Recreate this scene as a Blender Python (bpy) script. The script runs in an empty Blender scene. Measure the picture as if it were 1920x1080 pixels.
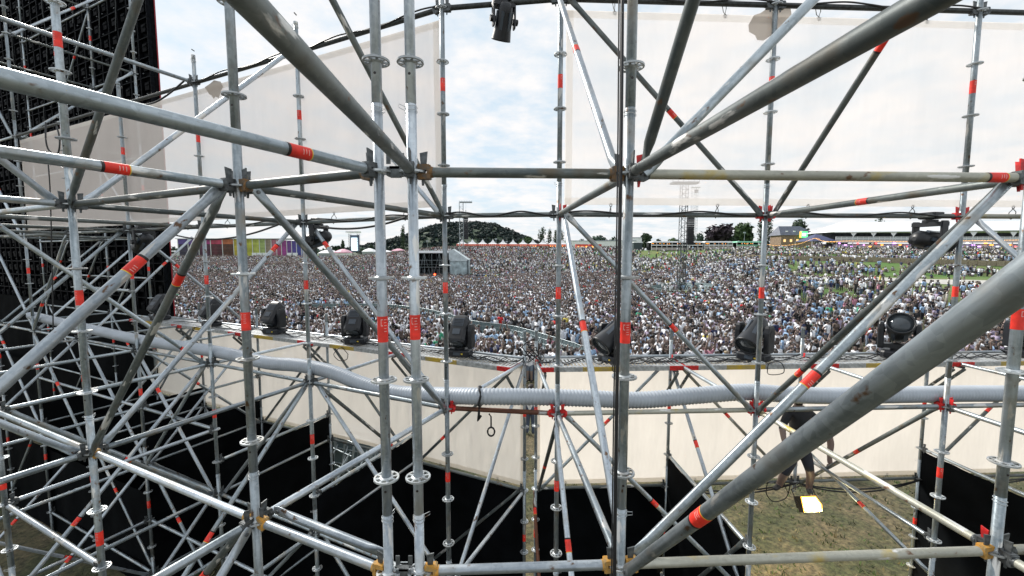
import bpy, math, random
from mathutils import Vector, Matrix, noise
random.seed(7)
S = bpy.context.scene; C = S.collection; R = math.radians
PI = math.pi
# ------------------------------------------------------------------ camera
PITCH = 4.64; F = 787.0
cam = bpy.data.cameras.new('camera'); co = bpy.data.objects.new('camera', cam); C.objects.link(co)
cam.sensor_width = 36; cam.lens = F / 1920 * 36; cam.clip_start = 0.02; cam.clip_end = 6000
co.location = (0, 0, 0); co.rotation_euler = (R(90 - PITCH), 0, 0); S.camera = co
# ------------------------------------------------------------------ light
S.view_settings.view_transform = 'Standard'; S.view_settings.look = 'None'
S.view_settings.gamma = 1; S.view_settings.exposure = 0.66
SUN_EL, SUN_AZ = 38, -48            # azimuth from +Y towards +X
w = bpy.data.worlds.new('World'); S.world = w; w.use_nodes = True
nt = w.node_tree; N = nt.nodes; L = nt.links
bg = N['Background']; bg.inputs['Strength'].default_value = 0.1
sky = N.new('ShaderNodeTexSky'); sky.sky_type = 'NISHITA'; sky.sun_disc = False
sky.sun_elevation = R(SUN_EL); sky.sun_rotation = R(SUN_AZ); sky.air_density = 1.0; sky.dust_density = 0.6
tc = N.new('ShaderNodeTexCoord'); sep = N.new('ShaderNodeSeparateXYZ'); L.new(tc.outputs['Generated'], sep.inputs[0])
mz = N.new('ShaderNodeMath'); mz.operation = 'ADD'; L.new(sep.outputs['Z'], mz.inputs[0]); mz.inputs[1].default_value = 0.14
mzz = N.new('ShaderNodeMath'); mzz.operation = 'MAXIMUM'; L.new(mz.outputs[0], mzz.inputs[0]); mzz.inputs[1].default_value = 0.05
dx = N.new('ShaderNodeMath'); dx.operation = 'DIVIDE'; L.new(sep.outputs['X'], dx.inputs[0]); L.new(mzz.outputs[0], dx.inputs[1])
dy = N.new('ShaderNodeMath'); dy.operation = 'DIVIDE'; L.new(sep.outputs['Y'], dy.inputs[0]); L.new(mzz.outputs[0], dy.inputs[1])
cb = N.new('ShaderNodeCombineXYZ'); L.new(dx.outputs[0], cb.inputs[0]); L.new(dy.outputs[0], cb.inputs[1])
n1 = N.new('ShaderNodeTexNoise'); n1.inputs['Scale'].default_value = 2.1; n1.inputs['Detail'].default_value = 9; n1.inputs['Roughness'].default_value = 0.62
L.new(cb.outputs[0], n1.inputs['Vector'])
n2 = N.new('ShaderNodeTexNoise'); n2.inputs['Scale'].default_value = 7.5; n2.inputs['Detail'].default_value = 6; n2.inputs['Roughness'].default_value = 0.6
L.new(cb.outputs[0], n2.inputs['Vector'])
mx = N.new('ShaderNodeMath'); mx.operation = 'MULTIPLY_ADD'; L.new(n2.outputs[0], mx.inputs[0]); mx.inputs[1].default_value = 0.45; L.new(n1.outputs[0], mx.inputs[2])
rp = N.new('ShaderNodeValToRGB'); L.new(mx.outputs[0], rp.inputs[0])
rp.color_ramp.elements[0].position = 0.58; rp.color_ramp.elements[0].color = (0, 0, 0, 1)
rp.color_ramp.elements[1].position = 0.86; rp.color_ramp.elements[1].color = (1, 1, 1, 1)
# base veil: thin high cloud brightens the blue; puffs on top
veil = N.new('ShaderNodeMix'); veil.data_type = 'RGBA'; veil.inputs[0].default_value = 0.88
L.new(sky.outputs[0], veil.inputs[6]); veil.inputs[7].default_value = (4.6, 5.4, 6.0, 1)
hz = N.new('ShaderNodeMapRange'); L.new(sep.outputs['Z'], hz.inputs[0]); hz.inputs[1].default_value = 0.0; hz.inputs[2].default_value = 0.16
hz.inputs[3].default_value = 0.75; hz.inputs[4].default_value = 0.0
veil2 = N.new('ShaderNodeMix'); veil2.data_type = 'RGBA'; L.new(hz.outputs[0], veil2.inputs[0]); L.new(veil.outputs[2], veil2.inputs[6])
veil2.inputs[7].default_value = (5.1, 5.4, 5.7, 1)
cl = N.new('ShaderNodeMix'); cl.data_type = 'RGBA'; L.new(rp.outputs[0], cl.inputs[0]); L.new(veil2.outputs[2], cl.inputs[6])
cl.inputs[7].default_value = (6.5, 6.35, 6.3, 1)
L.new(cl.outputs[2], bg.inputs['Color'])
sd = bpy.data.lights.new('sun', 'SUN'); sd.energy = 3.4; sd.angle = R(10); sd.color = (1, 0.95, 0.88)
so = bpy.data.objects.new('sun', sd); C.objects.link(so)
dv = Vector((math.sin(R(SUN_AZ)) * math.cos(R(SUN_EL)), math.cos(R(SUN_AZ)) * math.cos(R(SUN_EL)), math.sin(R(SUN_EL))))
so.rotation_euler = dv.to_track_quat('Z', 'Y').to_euler()
# ------------------------------------------------------------------ helpers
CP, SP = math.cos(R(PITCH)), math.sin(R(PITCH))
def ray(px, py):
    a, b = (px - 960) / F, -(py - 540) / F
    return Vector((a, CP + b * SP, b * CP - SP))
def at(px, py, Y):
    d = ray(px, py); return d * (Y / d.y)
MATS = {}
def mat(name, col, rough=0.6, metal=0.0, var=0.0, scale=8.0, col2=None, bump=0.0, stretch=(1, 1, 1), emit=None, es=1.0, coord='Object', rnd=False):
    if name in MATS: return MATS[name]
    m = bpy.data.materials.new(name); m.use_nodes = True; t = m.node_tree; b = t.nodes['Principled BSDF']
    b.inputs['Roughness'].default_value = rough; b.inputs['Metallic'].default_value = metal
    b.inputs['Base Color'].default_value = (*col, 1)
    if var or col2 or bump:
        tcn = t.nodes.new('ShaderNodeTexCoord'); mp = t.nodes.new('ShaderNodeMapping'); mp.inputs['Scale'].default_value = stretch
        t.links.new(tcn.outputs[coord], mp.inputs['Vector'])
        nn = t.nodes.new('ShaderNodeTexNoise'); nn.inputs['Scale'].default_value = scale; nn.inputs['Detail'].default_value = 5
        if rnd:
            nn.noise_dimensions = '4D'; oi = t.nodes.new('ShaderNodeObjectInfo'); ml = t.nodes.new('ShaderNodeMath'); ml.operation = 'MULTIPLY'
            t.links.new(oi.outputs['Random'], ml.inputs[0]); ml.inputs[1].default_value = 90; t.links.new(ml.outputs[0], nn.inputs['W'])
        t.links.new(mp.outputs[0], nn.inputs['Vector'])
        r = t.nodes.new('ShaderNodeValToRGB'); t.links.new(nn.outputs[0], r.inputs[0])
        c2 = col2 or tuple(min(1, c * (1 + var)) for c in col); c1 = col if col2 else tuple(c * (1 - var) for c in col)
        r.color_ramp.elements[0].position = 0.36; r.color_ramp.elements[0].color = (*c1, 1)
        r.color_ramp.elements[1].position = 0.64; r.color_ramp.elements[1].color = (*c2, 1)
        t.links.new(r.outputs[0], b.inputs['Base Color'])
        if bump:
            bp = t.nodes.new('ShaderNodeBump'); bp.inputs['Strength'].default_value = bump; bp.inputs['Distance'].default_value = 0.02
            t.links.new(nn.outputs[0], bp.inputs['Height']); t.links.new(bp.outputs[0], b.inputs['Normal'])
    if emit:
        b.inputs['Emission Color'].default_value = (*emit, 1); b.inputs['Emission Strength'].default_value = es
    MATS[name] = m; return m
def steel(name, c1, c2, c3, rough=0.42, metal=0.6):
    """galvanised tube: zinc spangle, long streaks of wear along the tube (local X), blotches of c3"""
    if name in MATS: return MATS[name]
    m = bpy.data.materials.new(name); m.use_nodes = True; t = m.node_tree; b = t.nodes['Principled BSDF']
    nd, lk = t.nodes.new, t.links.new
    tcn = nd('ShaderNodeTexCoord'); oi = nd('ShaderNodeObjectInfo'); ml = nd('ShaderNodeMath'); ml.operation = 'MULTIPLY'; lk(oi.outputs['Random'], ml.inputs[0]); ml.inputs[1].default_value = 73
    def no(sc, st, det=4):
        mp = nd('ShaderNodeMapping'); mp.inputs['Scale'].default_value = st; lk(tcn.outputs['Object'], mp.inputs['Vector'])
        n = nd('ShaderNodeTexNoise'); n.noise_dimensions = '4D'; n.inputs['Scale'].default_value = sc; n.inputs['Detail'].default_value = det
        lk(mp.outputs[0], n.inputs['Vector']); lk(ml.outputs[0], n.inputs['W']); return n
    streak = no(30, (0.1, 1, 1)); blot = no(7, (0.7, 1, 1), 6)
    mp = nd('ShaderNodeMapping'); lk(tcn.outputs['Object'], mp.inputs['Vector'])
    vo = nd('ShaderNodeTexVoronoi'); vo.inputs['Scale'].default_value = 55; lk(mp.outputs[0], vo.inputs['Vector'])
    vs = nd('ShaderNodeSeparateColor'); lk(vo.outputs['Color'], vs.inputs[0])
    r1 = nd('ShaderNodeValToRGB'); r1.color_ramp.elements[0].position = 0.35; r1.color_ramp.elements[1].position = 0.65
    r1.color_ramp.elements[0].color = (*c1, 1); r1.color_ramp.elements[1].color = (*c2, 1)
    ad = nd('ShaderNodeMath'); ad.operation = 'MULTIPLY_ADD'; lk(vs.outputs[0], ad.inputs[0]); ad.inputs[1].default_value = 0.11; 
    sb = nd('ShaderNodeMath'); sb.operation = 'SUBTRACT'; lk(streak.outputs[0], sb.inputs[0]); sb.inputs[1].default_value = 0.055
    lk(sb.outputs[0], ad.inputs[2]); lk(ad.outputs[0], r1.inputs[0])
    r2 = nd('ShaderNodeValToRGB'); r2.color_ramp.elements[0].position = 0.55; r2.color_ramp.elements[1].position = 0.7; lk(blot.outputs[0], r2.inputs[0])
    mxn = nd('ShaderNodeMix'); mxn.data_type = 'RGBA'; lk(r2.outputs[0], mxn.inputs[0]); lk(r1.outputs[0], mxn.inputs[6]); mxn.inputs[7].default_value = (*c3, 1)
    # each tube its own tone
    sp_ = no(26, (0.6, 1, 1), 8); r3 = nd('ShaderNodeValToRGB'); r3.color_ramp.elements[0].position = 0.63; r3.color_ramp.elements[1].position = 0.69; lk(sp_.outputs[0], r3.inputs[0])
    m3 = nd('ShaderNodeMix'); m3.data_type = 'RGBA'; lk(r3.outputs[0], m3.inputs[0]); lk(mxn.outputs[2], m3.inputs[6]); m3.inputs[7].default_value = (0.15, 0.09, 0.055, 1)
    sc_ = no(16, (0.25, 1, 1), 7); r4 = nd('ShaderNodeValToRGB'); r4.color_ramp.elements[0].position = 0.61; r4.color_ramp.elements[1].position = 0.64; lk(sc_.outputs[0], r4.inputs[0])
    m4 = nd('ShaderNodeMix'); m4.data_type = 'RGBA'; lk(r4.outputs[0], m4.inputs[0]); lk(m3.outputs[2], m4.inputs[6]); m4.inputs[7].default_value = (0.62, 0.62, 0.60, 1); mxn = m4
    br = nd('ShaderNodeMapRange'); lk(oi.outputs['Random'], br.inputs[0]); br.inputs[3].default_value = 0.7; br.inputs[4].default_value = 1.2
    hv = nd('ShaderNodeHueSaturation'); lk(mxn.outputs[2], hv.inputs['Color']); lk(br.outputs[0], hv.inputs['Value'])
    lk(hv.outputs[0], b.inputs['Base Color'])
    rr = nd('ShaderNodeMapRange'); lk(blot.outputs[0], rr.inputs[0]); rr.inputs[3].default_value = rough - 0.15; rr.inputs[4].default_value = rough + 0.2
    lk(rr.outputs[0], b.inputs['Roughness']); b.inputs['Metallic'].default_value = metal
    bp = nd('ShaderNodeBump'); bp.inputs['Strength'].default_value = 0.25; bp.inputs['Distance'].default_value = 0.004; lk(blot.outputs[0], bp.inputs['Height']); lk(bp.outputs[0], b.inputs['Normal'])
    MATS[name] = m; return m
ST = steel('galvanised_steel', (0.21, 0.25, 0.275), (0.47, 0.53, 0.57), (0.33, 0.31, 0.27), 0.36, 0.68)
SB = steel('bright_zinc', (0.31, 0.36, 0.41), (0.60, 0.66, 0.71), (0.43, 0.44, 0.43), 0.34, 0.62)
SD = steel('weathered_and_shaded_zinc', (0.085, 0.105, 0.11), (0.19, 0.21, 0.205), (0.13, 0.11, 0.08), 0.5, 0.4)  # also put on upper near tubes, their underside shade held in the colour
SY = steel('yellow_stained_steel', (0.28, 0.28, 0.24), (0.42, 0.42, 0.36), (0.45, 0.33, 0.06), 0.5, 0.35)
SR = steel('rusty_steel', (0.16, 0.06, 0.035), (0.26, 0.11, 0.06), (0.10, 0.05, 0.03), 0.65, 0.2)
ROS = steel('cast_zinc', (0.40, 0.43, 0.45), (0.62, 0.66, 0.68), (0.35, 0.35, 0.33), 0.4, 0.5)
RED = mat('red_tape', (0.86, 0.035, 0.02), 0.5, var=0.28, scale=16, rnd=True)
REDP = mat('red_paint', (0.55, 0.02, 0.02), 0.45, var=0.3, scale=30)
YEL = mat('orange_paint', (0.62, 0.30, 0.04), 0.6, col2=(0.35, 0.24, 0.10), scale=40); BRN = mat('brown_paint', (0.22, 0.11, 0.03), 0.6, col2=(0.12, 0.10, 0.08), scale=40)
TYEL = mat('yellow_stripe', (0.8, 0.55, 0.05), 0.5)
BLK = mat('black_print', (0.02, 0.015, 0.015), 0.5)
WPR = mat('pale_print', (0.85, 0.45, 0.42), 0.5)
CAST = mat('dark_cast_steel', (0.10, 0.11, 0.115), 0.5, 0.4, var=0.35, scale=40)
class MB:
    def __init__(s): s.v, s.f, s.m, s.ms, s.sm = [], [], [], [], []
    def mi(s, m):
        if m not in s.ms: s.ms.append(m)
        return s.ms.index(m)
    def add(s, vs, fs, m, smooth=False):
        o = len(s.v); s.v += [tuple(v) for v in vs]; k = s.mi(m)
        for f in fs: s.f.append(tuple(i + o for i in f)); s.m.append(k); s.sm.append(smooth)
    def box(s, c, d, m, rot=None, taper=1.0):
        hx, hy, hz_ = d[0] / 2, d[1] / 2, d[2] / 2; vs = []
        for z in (-1, 1):
            k = taper if z > 0 else 1
            for x, y in ((-1, -1), (1, -1), (1, 1), (-1, 1)): vs.append(Vector((x * hx * k, y * hy * k, z * hz_)))
        if rot is not None: vs = [rot @ v for v in vs]
        c = Vector(c); vs = [v + c for v in vs]
        s.add(vs, [(0, 3, 2, 1), (4, 5, 6, 7), (0, 1, 5, 4), (1, 2, 6, 5), (2, 3, 7, 6), (3, 0, 4, 7)], m)
    def loft(s, rings, m, cap=True, smooth=True, closed=True):
        n = len(rings[0]); vs = [p for r in rings for p in r]; fs = []
        for i in range(len(rings) - 1):
            for j in range(n if closed else n - 1):
                a = i * n + j; b = i * n + (j + 1) % n; fs.append((a, b, b + n, a + n))
        s.add(vs, fs, m, smooth)
        if cap and closed: s.add(rings[0], [tuple(range(n - 1, -1, -1))], m); s.add(rings[-1], [tuple(range(n))], m)
    def tube(s, p0, p1, r, m, seg=10, r1=None, cap=True):
        p0, p1 = Vector(p0), Vector(p1); d = (p1 - p0).normalized(); q = d.to_track_quat('Z', 'Y'); r1 = r if r1 is None else r1
        ring = lambda p, rr: [p + q @ Vector((rr * math.cos(2 * PI * k / seg), rr * math.sin(2 * PI * k / seg), 0)) for k in range(seg)]
        s.loft([ring(p0, r), ring(p1, r1)], m, cap)
    def path(s, pts, r, m, seg=8, closed=False):
        pts = [Vector(p) for p in pts]; rings = []; n = len(pts)
        for i, p in enumerate(pts):
            a = pts[max(0, i - 1)]; b = pts[min(n - 1, i + 1)]; d = (b - a).normalized(); q = d.to_track_quat('Z', 'Y')
            up = Vector((0, 0, 1)) if abs(d.z) < 0.9 else Vector((0, 1, 0)); x = d.cross(up).normalized(); y = x.cross(d)
            rr = r[i] if isinstance(r, (list, tuple)) else r
            rings.append([p + (x * math.cos(2 * PI * k / seg) + y * math.sin(2 * PI * k / seg)) * rr for k in range(seg)])
        s.loft(rings, m, not closed)
    def lathe(s, prof, m, seg=20, M=None, cap=True):
        rings = [[Vector((r * math.cos(2 * PI * k / seg), r * math.sin(2 * PI * k / seg), z)) for k in range(seg)] for r, z in prof]
        if M is not None: rings = [[M @ p for p in r] for r in rings]
        s.loft(rings, m, cap)
    def quad(s, a, b, c, d, m): s.add([a, b, c, d], [(0, 1, 2, 3)], m)
    def mesh(s, name):
        me = bpy.data.meshes.new(name); me.from_pydata(s.v, [], s.f)
        for m in s.ms: me.materials.append(m)
        me.polygons.foreach_set('material_index', s.m); me.polygons.foreach_set('use_smooth', s.sm); me.update(); return me
    def obj(s, name, parent=None, loc=None): return link(name, s.mesh(name), parent, loc)
def link(name, data, parent=None, loc=None, M=None):
    o = bpy.data.objects.new(name, data); C.objects.link(o)
    if parent is not None: o.parent = parent
    if loc is not None: o.location = loc
    if M is not None: o.matrix_local = M
    return o
def tag(o, label=None, cat=None, group=None, kind=None):
    if label: o['label'] = label
    if cat: o['category'] = cat
    if group: o['group'] = group
    if kind: o['kind'] = kind
    return o
def thing(name, label, cat, loc=(0, 0, 0), rz=0, group=None):
    o = link(name, None, None, loc); o.rotation_euler = (0, 0, rz); return tag(o, label, cat, group)
# ------------------------------------------------------------------ terrain
def interp(tab, z):
    if z <= tab[0][0]: return tab[0][1]
    for (a, va), (b, vb) in zip(tab, tab[1:]):
        if z <= b:
            t = (z - a) / (b - a); t = t * t * (3 - 2 * t); return va + (vb - va) * t
    return tab[-1][1]
TL = [(13, -6.1), (28, -7), (60, -6.9), (100, -6.3), (140, -4.6), (185, -2.0), (260, -1.6)]
TC = [(13, -6.1), (28, -7), (60, -6.8), (100, -6.2), (132, -2.6), (165, 1.4), (260, 2.0)]
TR = [(13, -6.1), (28, -7), (58, -4.9), (80, -4.6), (100, -1.9), (112, -1.1), (114, -0.1), (134, 1.0), (147, 2.2), (260, 2.4)]
def sm(a, b, x): t = min(1, max(0, (x - a) / (b - a))); return t * t * (3 - 2 * t)
def H(x, y):
    a = x / max(y, 20); z = max(y, 0)
    l, c, r = interp(TL, z), interp(TC, z), interp(TR, z)
    return l + (c - l) * sm(-0.42, -0.12, a) + (r - c) * sm(0.3, 0.62, a)
def gp(px, py):
    d = ray(px, py); t = 5.0
    while t < 400:
        p = d * t
        if p.z <= H(p.x, p.y): return p
        t += 0.5
    return d * 260
def gy(px, Y):
    """ground point seen in column px (at the horizon) at distance Y"""
    x = (px - 960) / F * Y; return Vector((x, Y, H(x, Y)))
def ground():
    ys = [-30, -15, -5, 0, 5, 9, 13, 18, 23, 28] + list(range(34, 96, 6)) + list(range(98, 190, 3)) + [200, 220, 240, 260, 320, 500, 1000, 3000]
    az = [-2.2 + 4.4 * i / 100 for i in range(101)]
    vs, fs = [], []
    for y in ys:
        for a in az:
            x = a * max(y, 30) * (1 if y < 400 else 1.2)
            z = H(x, y) if y <= 260 else H(a * 260, 260) * (1 - min(1, (y - 260) / 300) * 0.6)
            vs.append((x, y, z))
    n = len(az)
    for i in range(len(ys) - 1):
        for j in range(n - 1): fs.append((i * n + j, i * n + j + 1, (i + 1) * n + j + 1, (i + 1) * n + j))
    m = bpy.data.materials.new('trampled_grass'); m.use_nodes = True; t = m.node_tree; b = t.nodes['Principled BSDF']; b.inputs['Roughness'].default_value = 0.95
    g = t.nodes.new('ShaderNodeNewGeometry')
    def nz(sc, det=6, rough=0.6):
        n_ = t.nodes.new('ShaderNodeTexNoise'); n_.inputs['Scale'].default_value = sc; n_.inputs['Detail'].default_value = det; n_.inputs['Roughness'].default_value = rough; t.links.new(g.outputs['Position'], n_.inputs['Vector']); return n_
    na, nb = nz(0.9, 8, 0.7), nz(9, 6, 0.75)
    r = t.nodes.new('ShaderNodeValToRGB'); t.links.new(na.outputs[0], r.inputs[0]); e = r.color_ramp.elements
    e[0].position = 0.36; e[0].color = (0.048, 0.060, 0.026, 1); e[1].position = 0.6; e[1].color = (0.14, 0.115, 0.07, 1)
    e2 = e.new(0.48); e2.color = (0.085, 0.084, 0.044, 1)
    r2 = t.nodes.new('ShaderNodeValToRGB'); t.links.new(nb.outputs[0], r2.inputs[0]); r2.color_ramp.elements[0].position = 0.35; r2.color_ramp.elements[0].color = (0.3, 0.32, 0.3, 1); r2.color_ramp.elements[1].position = 0.68; r2.color_ramp.elements[1].color = (1.7, 1.65, 1.5, 1)
    mm = t.nodes.new('ShaderNodeMix'); mm.data_type = 'RGBA'; mm.blend_type = 'MULTIPLY'; mm.inputs[0].default_value = 1; t.links.new(r.outputs[0], mm.inputs[6]); t.links.new(r2.outputs[0], mm.inputs[7])
    # greener, fresher turf on the slopes far from the stage
    sp = t.nodes.new('ShaderNodeSeparateXYZ'); t.links.new(g.outputs['Position'], sp.inputs[0]); mr = t.nodes.new('ShaderNodeMapRange'); t.links.new(sp.outputs['Y'], mr.inputs[0])
    mr.inputs[1].default_value = 30; mr.inputs[2].default_value = 60
    gm = t.nodes.new('ShaderNodeMix'); gm.data_type = 'RGBA'; t.links.new(mr.outputs[0], gm.inputs[0]); t.links.new(mm.outputs[2], gm.inputs[6])
    r3 = t.nodes.new('ShaderNodeValToRGB'); n3 = nz(0.12, 5, 0.6); t.links.new(n3.outputs[0], r3.inputs[0]); r3.color_ramp.elements[0].position = 0.38; r3.color_ramp.elements[0].color = (0.075, 0.16, 0.03, 1); r3.color_ramp.elements[1].position = 0.66; r3.color_ramp.elements[1].color = (0.15, 0.17, 0.06, 1)
    t.links.new(r3.outputs[0], gm.inputs[7]); t.links.new(gm.outputs[2], b.inputs['Base Color'])
    bp = t.nodes.new('ShaderNodeBump'); bp.inputs['Strength'].default_value = 0.8; bp.inputs['Distance'].default_value = 0.08; t.links.new(nb.outputs[0], bp.inputs['Height']); t.links.new(bp.outputs[0], b.inputs['Normal'])
    mb = MB(); mb.add(vs, fs, m, True); tag(mb.obj('ground'), kind='structure')
ground()
# ------------------------------------------------------------------ scaffold lattice (ring system, 2.07 m bays, rosettes every 0.5 m)
H0 = 0.385; BAY = 2.078
uL, vL = Vector((-0.9045, 0.4265, 0)), Vector((0.4225, 0.9064, 0))
uR, vR = Vector((0.9988, 0.0493, 0)), Vector((-0.0505, 0.9987, 0))
D0 = Vector((-1.557, 2.431, 0)); C0 = Vector((0.565, 2.068, 0))
FIX = {'A': (-0.627, 2.014), 'B': (-0.471, 2.021), 'L0,1': (-0.684, 4.299), 'R0,1': (0.46, 4.145), 'L0,2': (0.19, 6.17), 'R0,2': (0.365, 6.22)}
def base(k):
    if k in FIX: return Vector((*FIX[k], 0))
    s, (i, j) = k[0], map(int, k[1:].split(','))
    return (D0 + uL * BAY * i + vL * BAY * j) if s == 'L' else (C0 + uR * BAY * i + vR * BAY * j)
def node(k, l): p = base(k); p.z = H0 + 0.5 * l; return p
ORD = ['', 'first', 'second', 'third', 'fourth', 'fifth', 'sixth', 'seventh', 'eighth', 'ninth']
def nm(k):
    d = {'A': 'left twin upright', 'B': 'right twin upright', 'L0,0': 'thick left upright', 'L1,0': 'far-left thick upright', 'L2,0': 'left-edge upright', 'L3,0': 'offscreen left upright', 'L4,0': 'remote offscreen left upright',
         'R0,0': 'cabled upright', 'R1,0': 'right-edge upright', 'L0,1': 'twin-side slim upright', 'R0,1': 'centre slim upright', 'R1,1': 'right-centre slim upright', 'R2,1': 'right slim upright',
         'L1,1': 'lamp-bearing left upright', 'L0,2': 'left rear-pair post', 'R0,2': 'right rear-pair post', 'R0,-1': 'near camera corner', 'L0,-1': 'near left corner', 'L1,-1': 'farther near-left corner', 'R2,0': 'offscreen right corner', 'R3,1': 'offscreen right post'}
    if k in d: return d[k]
    i, j = map(int, k[1:].split(','))
    if j == 2: return '%s %s rear post' % (ORD[i], 'left' if k[0] == 'L' else 'right')
    return '%s left middle-row post' % ORD[i + 1]
TR_ = 0.02415
def rosette():
    b = MB(); n = 24
    rg = lambda r, z: [Vector((r * math.cos(2 * PI * k / n), r * math.sin(2 * PI * k / n), z)) for k in range(n)]
    t = 0.0045
    b.loft([rg(0.062, -t), rg(0.062, t), rg(0.053, t), rg(0.053, -t), rg(0.062, -t)], ROS, False, False)
    b.loft([rg(0.034, -t), rg(0.034, t), rg(0.0245, t + 0.006), rg(0.0245, -t - 0.006), rg(0.034, -t)], ROS, False, False)
    for k in range(8):
        a = 2 * PI * (k + 0.5) / 8; b.box((0.0435 * math.cos(a), 0.0435 * math.sin(a), 0), (0.022, 0.011, 2 * t - 0.0006), ROS, Matrix.Rotation(a, 3, 'Z'))
    return b.mesh('rosette')
ME_ROS = rosette()
def tapemesh(brace):
    b = MB(); n = 24; ring = lambda r, z: [Vector((r * math.cos(2 * PI * k / n), r * math.sin(2 * PI * k / n), z)) for k in range(n)]
    r = 0.0249
    segs = [(-0.062, 0.062, RED)] if not brace else [(-0.055, -0.043, BLK), (-0.043, 0.046, RED), (0.046, 0.050, TYEL)]
    for z0, z1, m in segs: b.loft([ring(r, z0), ring(r, z1)], m, False)
    def patch(a0, a1, z0, z1, m):
        k = 4; rr = r + 0.0006
        vs = []
        for i in range(k + 1):
            a = R(a0 + (a1 - a0) * i / k); vs += [(rr * math.cos(a), rr * math.sin(a), z0), (rr * math.cos(a), rr * math.sin(a), z1)]
        b.add(vs, [(2 * i, 2 * i + 2, 2 * i + 3, 2 * i + 1) for i in range(k)], m)
    for off in (-90, 90):
        if not brace:
            patch(off - 28, off - 8, 0.045, 0.049, WPR); patch(off - 28, off - 22, 0.02, 0.045, WPR); patch(off - 28, off - 8, 0.016, 0.020, WPR)
            for q in range(5): patch(off + 5, off + 38 - 6 * (q % 2), 0.045 - q * 0.014, 0.048 - q * 0.014, WPR)
        else:
            for q in range(3): patch(off - 25, off + 25 - 8 * (q % 2), 0.03 - q * 0.012, 0.033 - q * 0.012, WPR)
    return b.mesh('tape_band')
ME_TAPE, ME_TAPEB = tapemesh(False), tapemesh(True)
RX = Matrix.Rotation(PI / 2, 4, 'Y')
def headmesh(m, wm, name):
    """wedge head: local +X runs into the tube, origin on the upright's axis"""
    b = MB()
    for z0, z1 in ((0.008, 0.034), (-0.034, -0.008)):          # jaws above and below the rosette
        vs = [(0.026, -0.014, z0), (0.026, 0.014, z0), (0.026, 0.017, z1), (0.026, -0.017, z1), (0.082, -0.023, z0), (0.082, 0.023, z0), (0.082, 0.023, z1), (0.082, -0.023, z1)]
        b.add(vs, [(0, 1, 2, 3), (4, 7, 6, 5), (0, 4, 5, 1), (3, 2, 6, 7), (0, 3, 7, 4), (1, 5, 6, 2)], m)
    b.box((0.079, 0, 0), (0.018, 0.046, 0.062), m)
    b.tube((0.08, 0, 0), (0.098, 0, 0), 0.0262, m, 16)
    vs = [(0.036, -0.0035, 0.088), (0.073, -0.0035, 0.096), (0.066, -0.0035, 0.02), (0.054, -0.0035, -0.062), (0.044, -0.0035, -0.062), (0.041, -0.0035, 0.02)]
    v2 = [(x, -y, z) for x, y, z in vs]
    b.add(vs + v2, [(0, 1, 2, 3, 4, 5), (11, 10, 9, 8, 7, 6)] + [(i, i + 6, (i + 1) % 6 + 6, (i + 1) % 6) for i in range(6)], wm)
    return b.mesh(name)
ME_HD = headmesh(CAST, CAST, 'wedge_head'); ME_HR = headmesh(CAST, REDP, 'wedge_head'); ME_HY = headmesh(YEL, CAST, 'wedge_head')
ME_HB = headmesh(BRN, CAST, 'wedge_head'); ME_HRR = headmesh(REDP, REDP, 'wedge_head')
TM = {}
def tubemesh(Ln, m, flat):
    k = (round(Ln, 3), m.name, flat)
    if k in TM: return TM[k]
    b = MB(); n = 20
    def ring(x, ry, rz, dz=0): return [Vector((x, ry * math.cos(2 * PI * q / n), dz + rz * math.sin(2 * PI * q / n))) for q in range(n)]
    if flat:     # brace: ends pressed flat and drilled
        e = [(0, 0.006, 0.024), (0.03, 0.006, 0.031), (0.075, 0.0075, 0.031), (0.15, TR_, TR_)]
        rings = [ring(x, a, c) for x, a, c in e] + [ring(Ln / 2, TR_, TR_)] + [ring(Ln - x, a, c) for x, a, c in reversed(e)]
        b.loft(rings, m)
        for x in (0.035, Ln - 0.035): b.tube((x, -0.013, 0), (x, 0.013, 0), 0.011, CAST, 10)
    else: b.loft([ring(0, TR_, TR_), ring(Ln, TR_, TR_)], m)
    TM[k] = b.mesh('tube'); return TM[k]
def frame(p, q):
    x = (q - p).normalized(); up = Vector((0, 0, 1)); y = up.cross(x).normalized(); z = x.cross(y)
    return Matrix(((x.x, y.x, z.x, p.x), (x.y, y.y, z.y, p.y), (x.z, y.z, z.z, p.z), (0, 0, 0, 1)))
LV = {-2: 'knee-rail', -6: 'low rail', -10: 'bottom rail', 16: 'sky-high', 12: 'very high', 8: 'high', 4: 'top', 0: 'eye-level', -4: 'waist-level', -7: 'cloth-top', -8: 'low', -12: 'lowest'}
def ledger(a, b, l, m=None, hd=None, tape=None, extra='', lb=None):
    lb = l if lb is None else lb
    p, q = node(a, l), node(b, lb); d = (q - p).normalized(); Ln = (q - p).length; off = 0.092
    o = link('scaffold_ledger', tubemesh(Ln - 2 * off, m or ST, False)); o.matrix_local = frame(p + d * off, q - d * off)
    tag(o, ('%s level tube %sfrom %s to %s' % (LV[l], extra, nm(a), nm(b))), 'scaffold tube', 'horizontal scaffold tubes')
    h = hd or ME_HD
    link('wedge_head', h, o, (-off, 0, 0)); e = link('wedge_head', h, o, (Ln - off, 0, 0)); e.rotation_euler = (0, 0, PI)
    if tape is not None: link('tape_band', ME_TAPEB, o, M=Matrix.Translation((Ln * tape, 0, 0)) @ RX)
    return o
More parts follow.
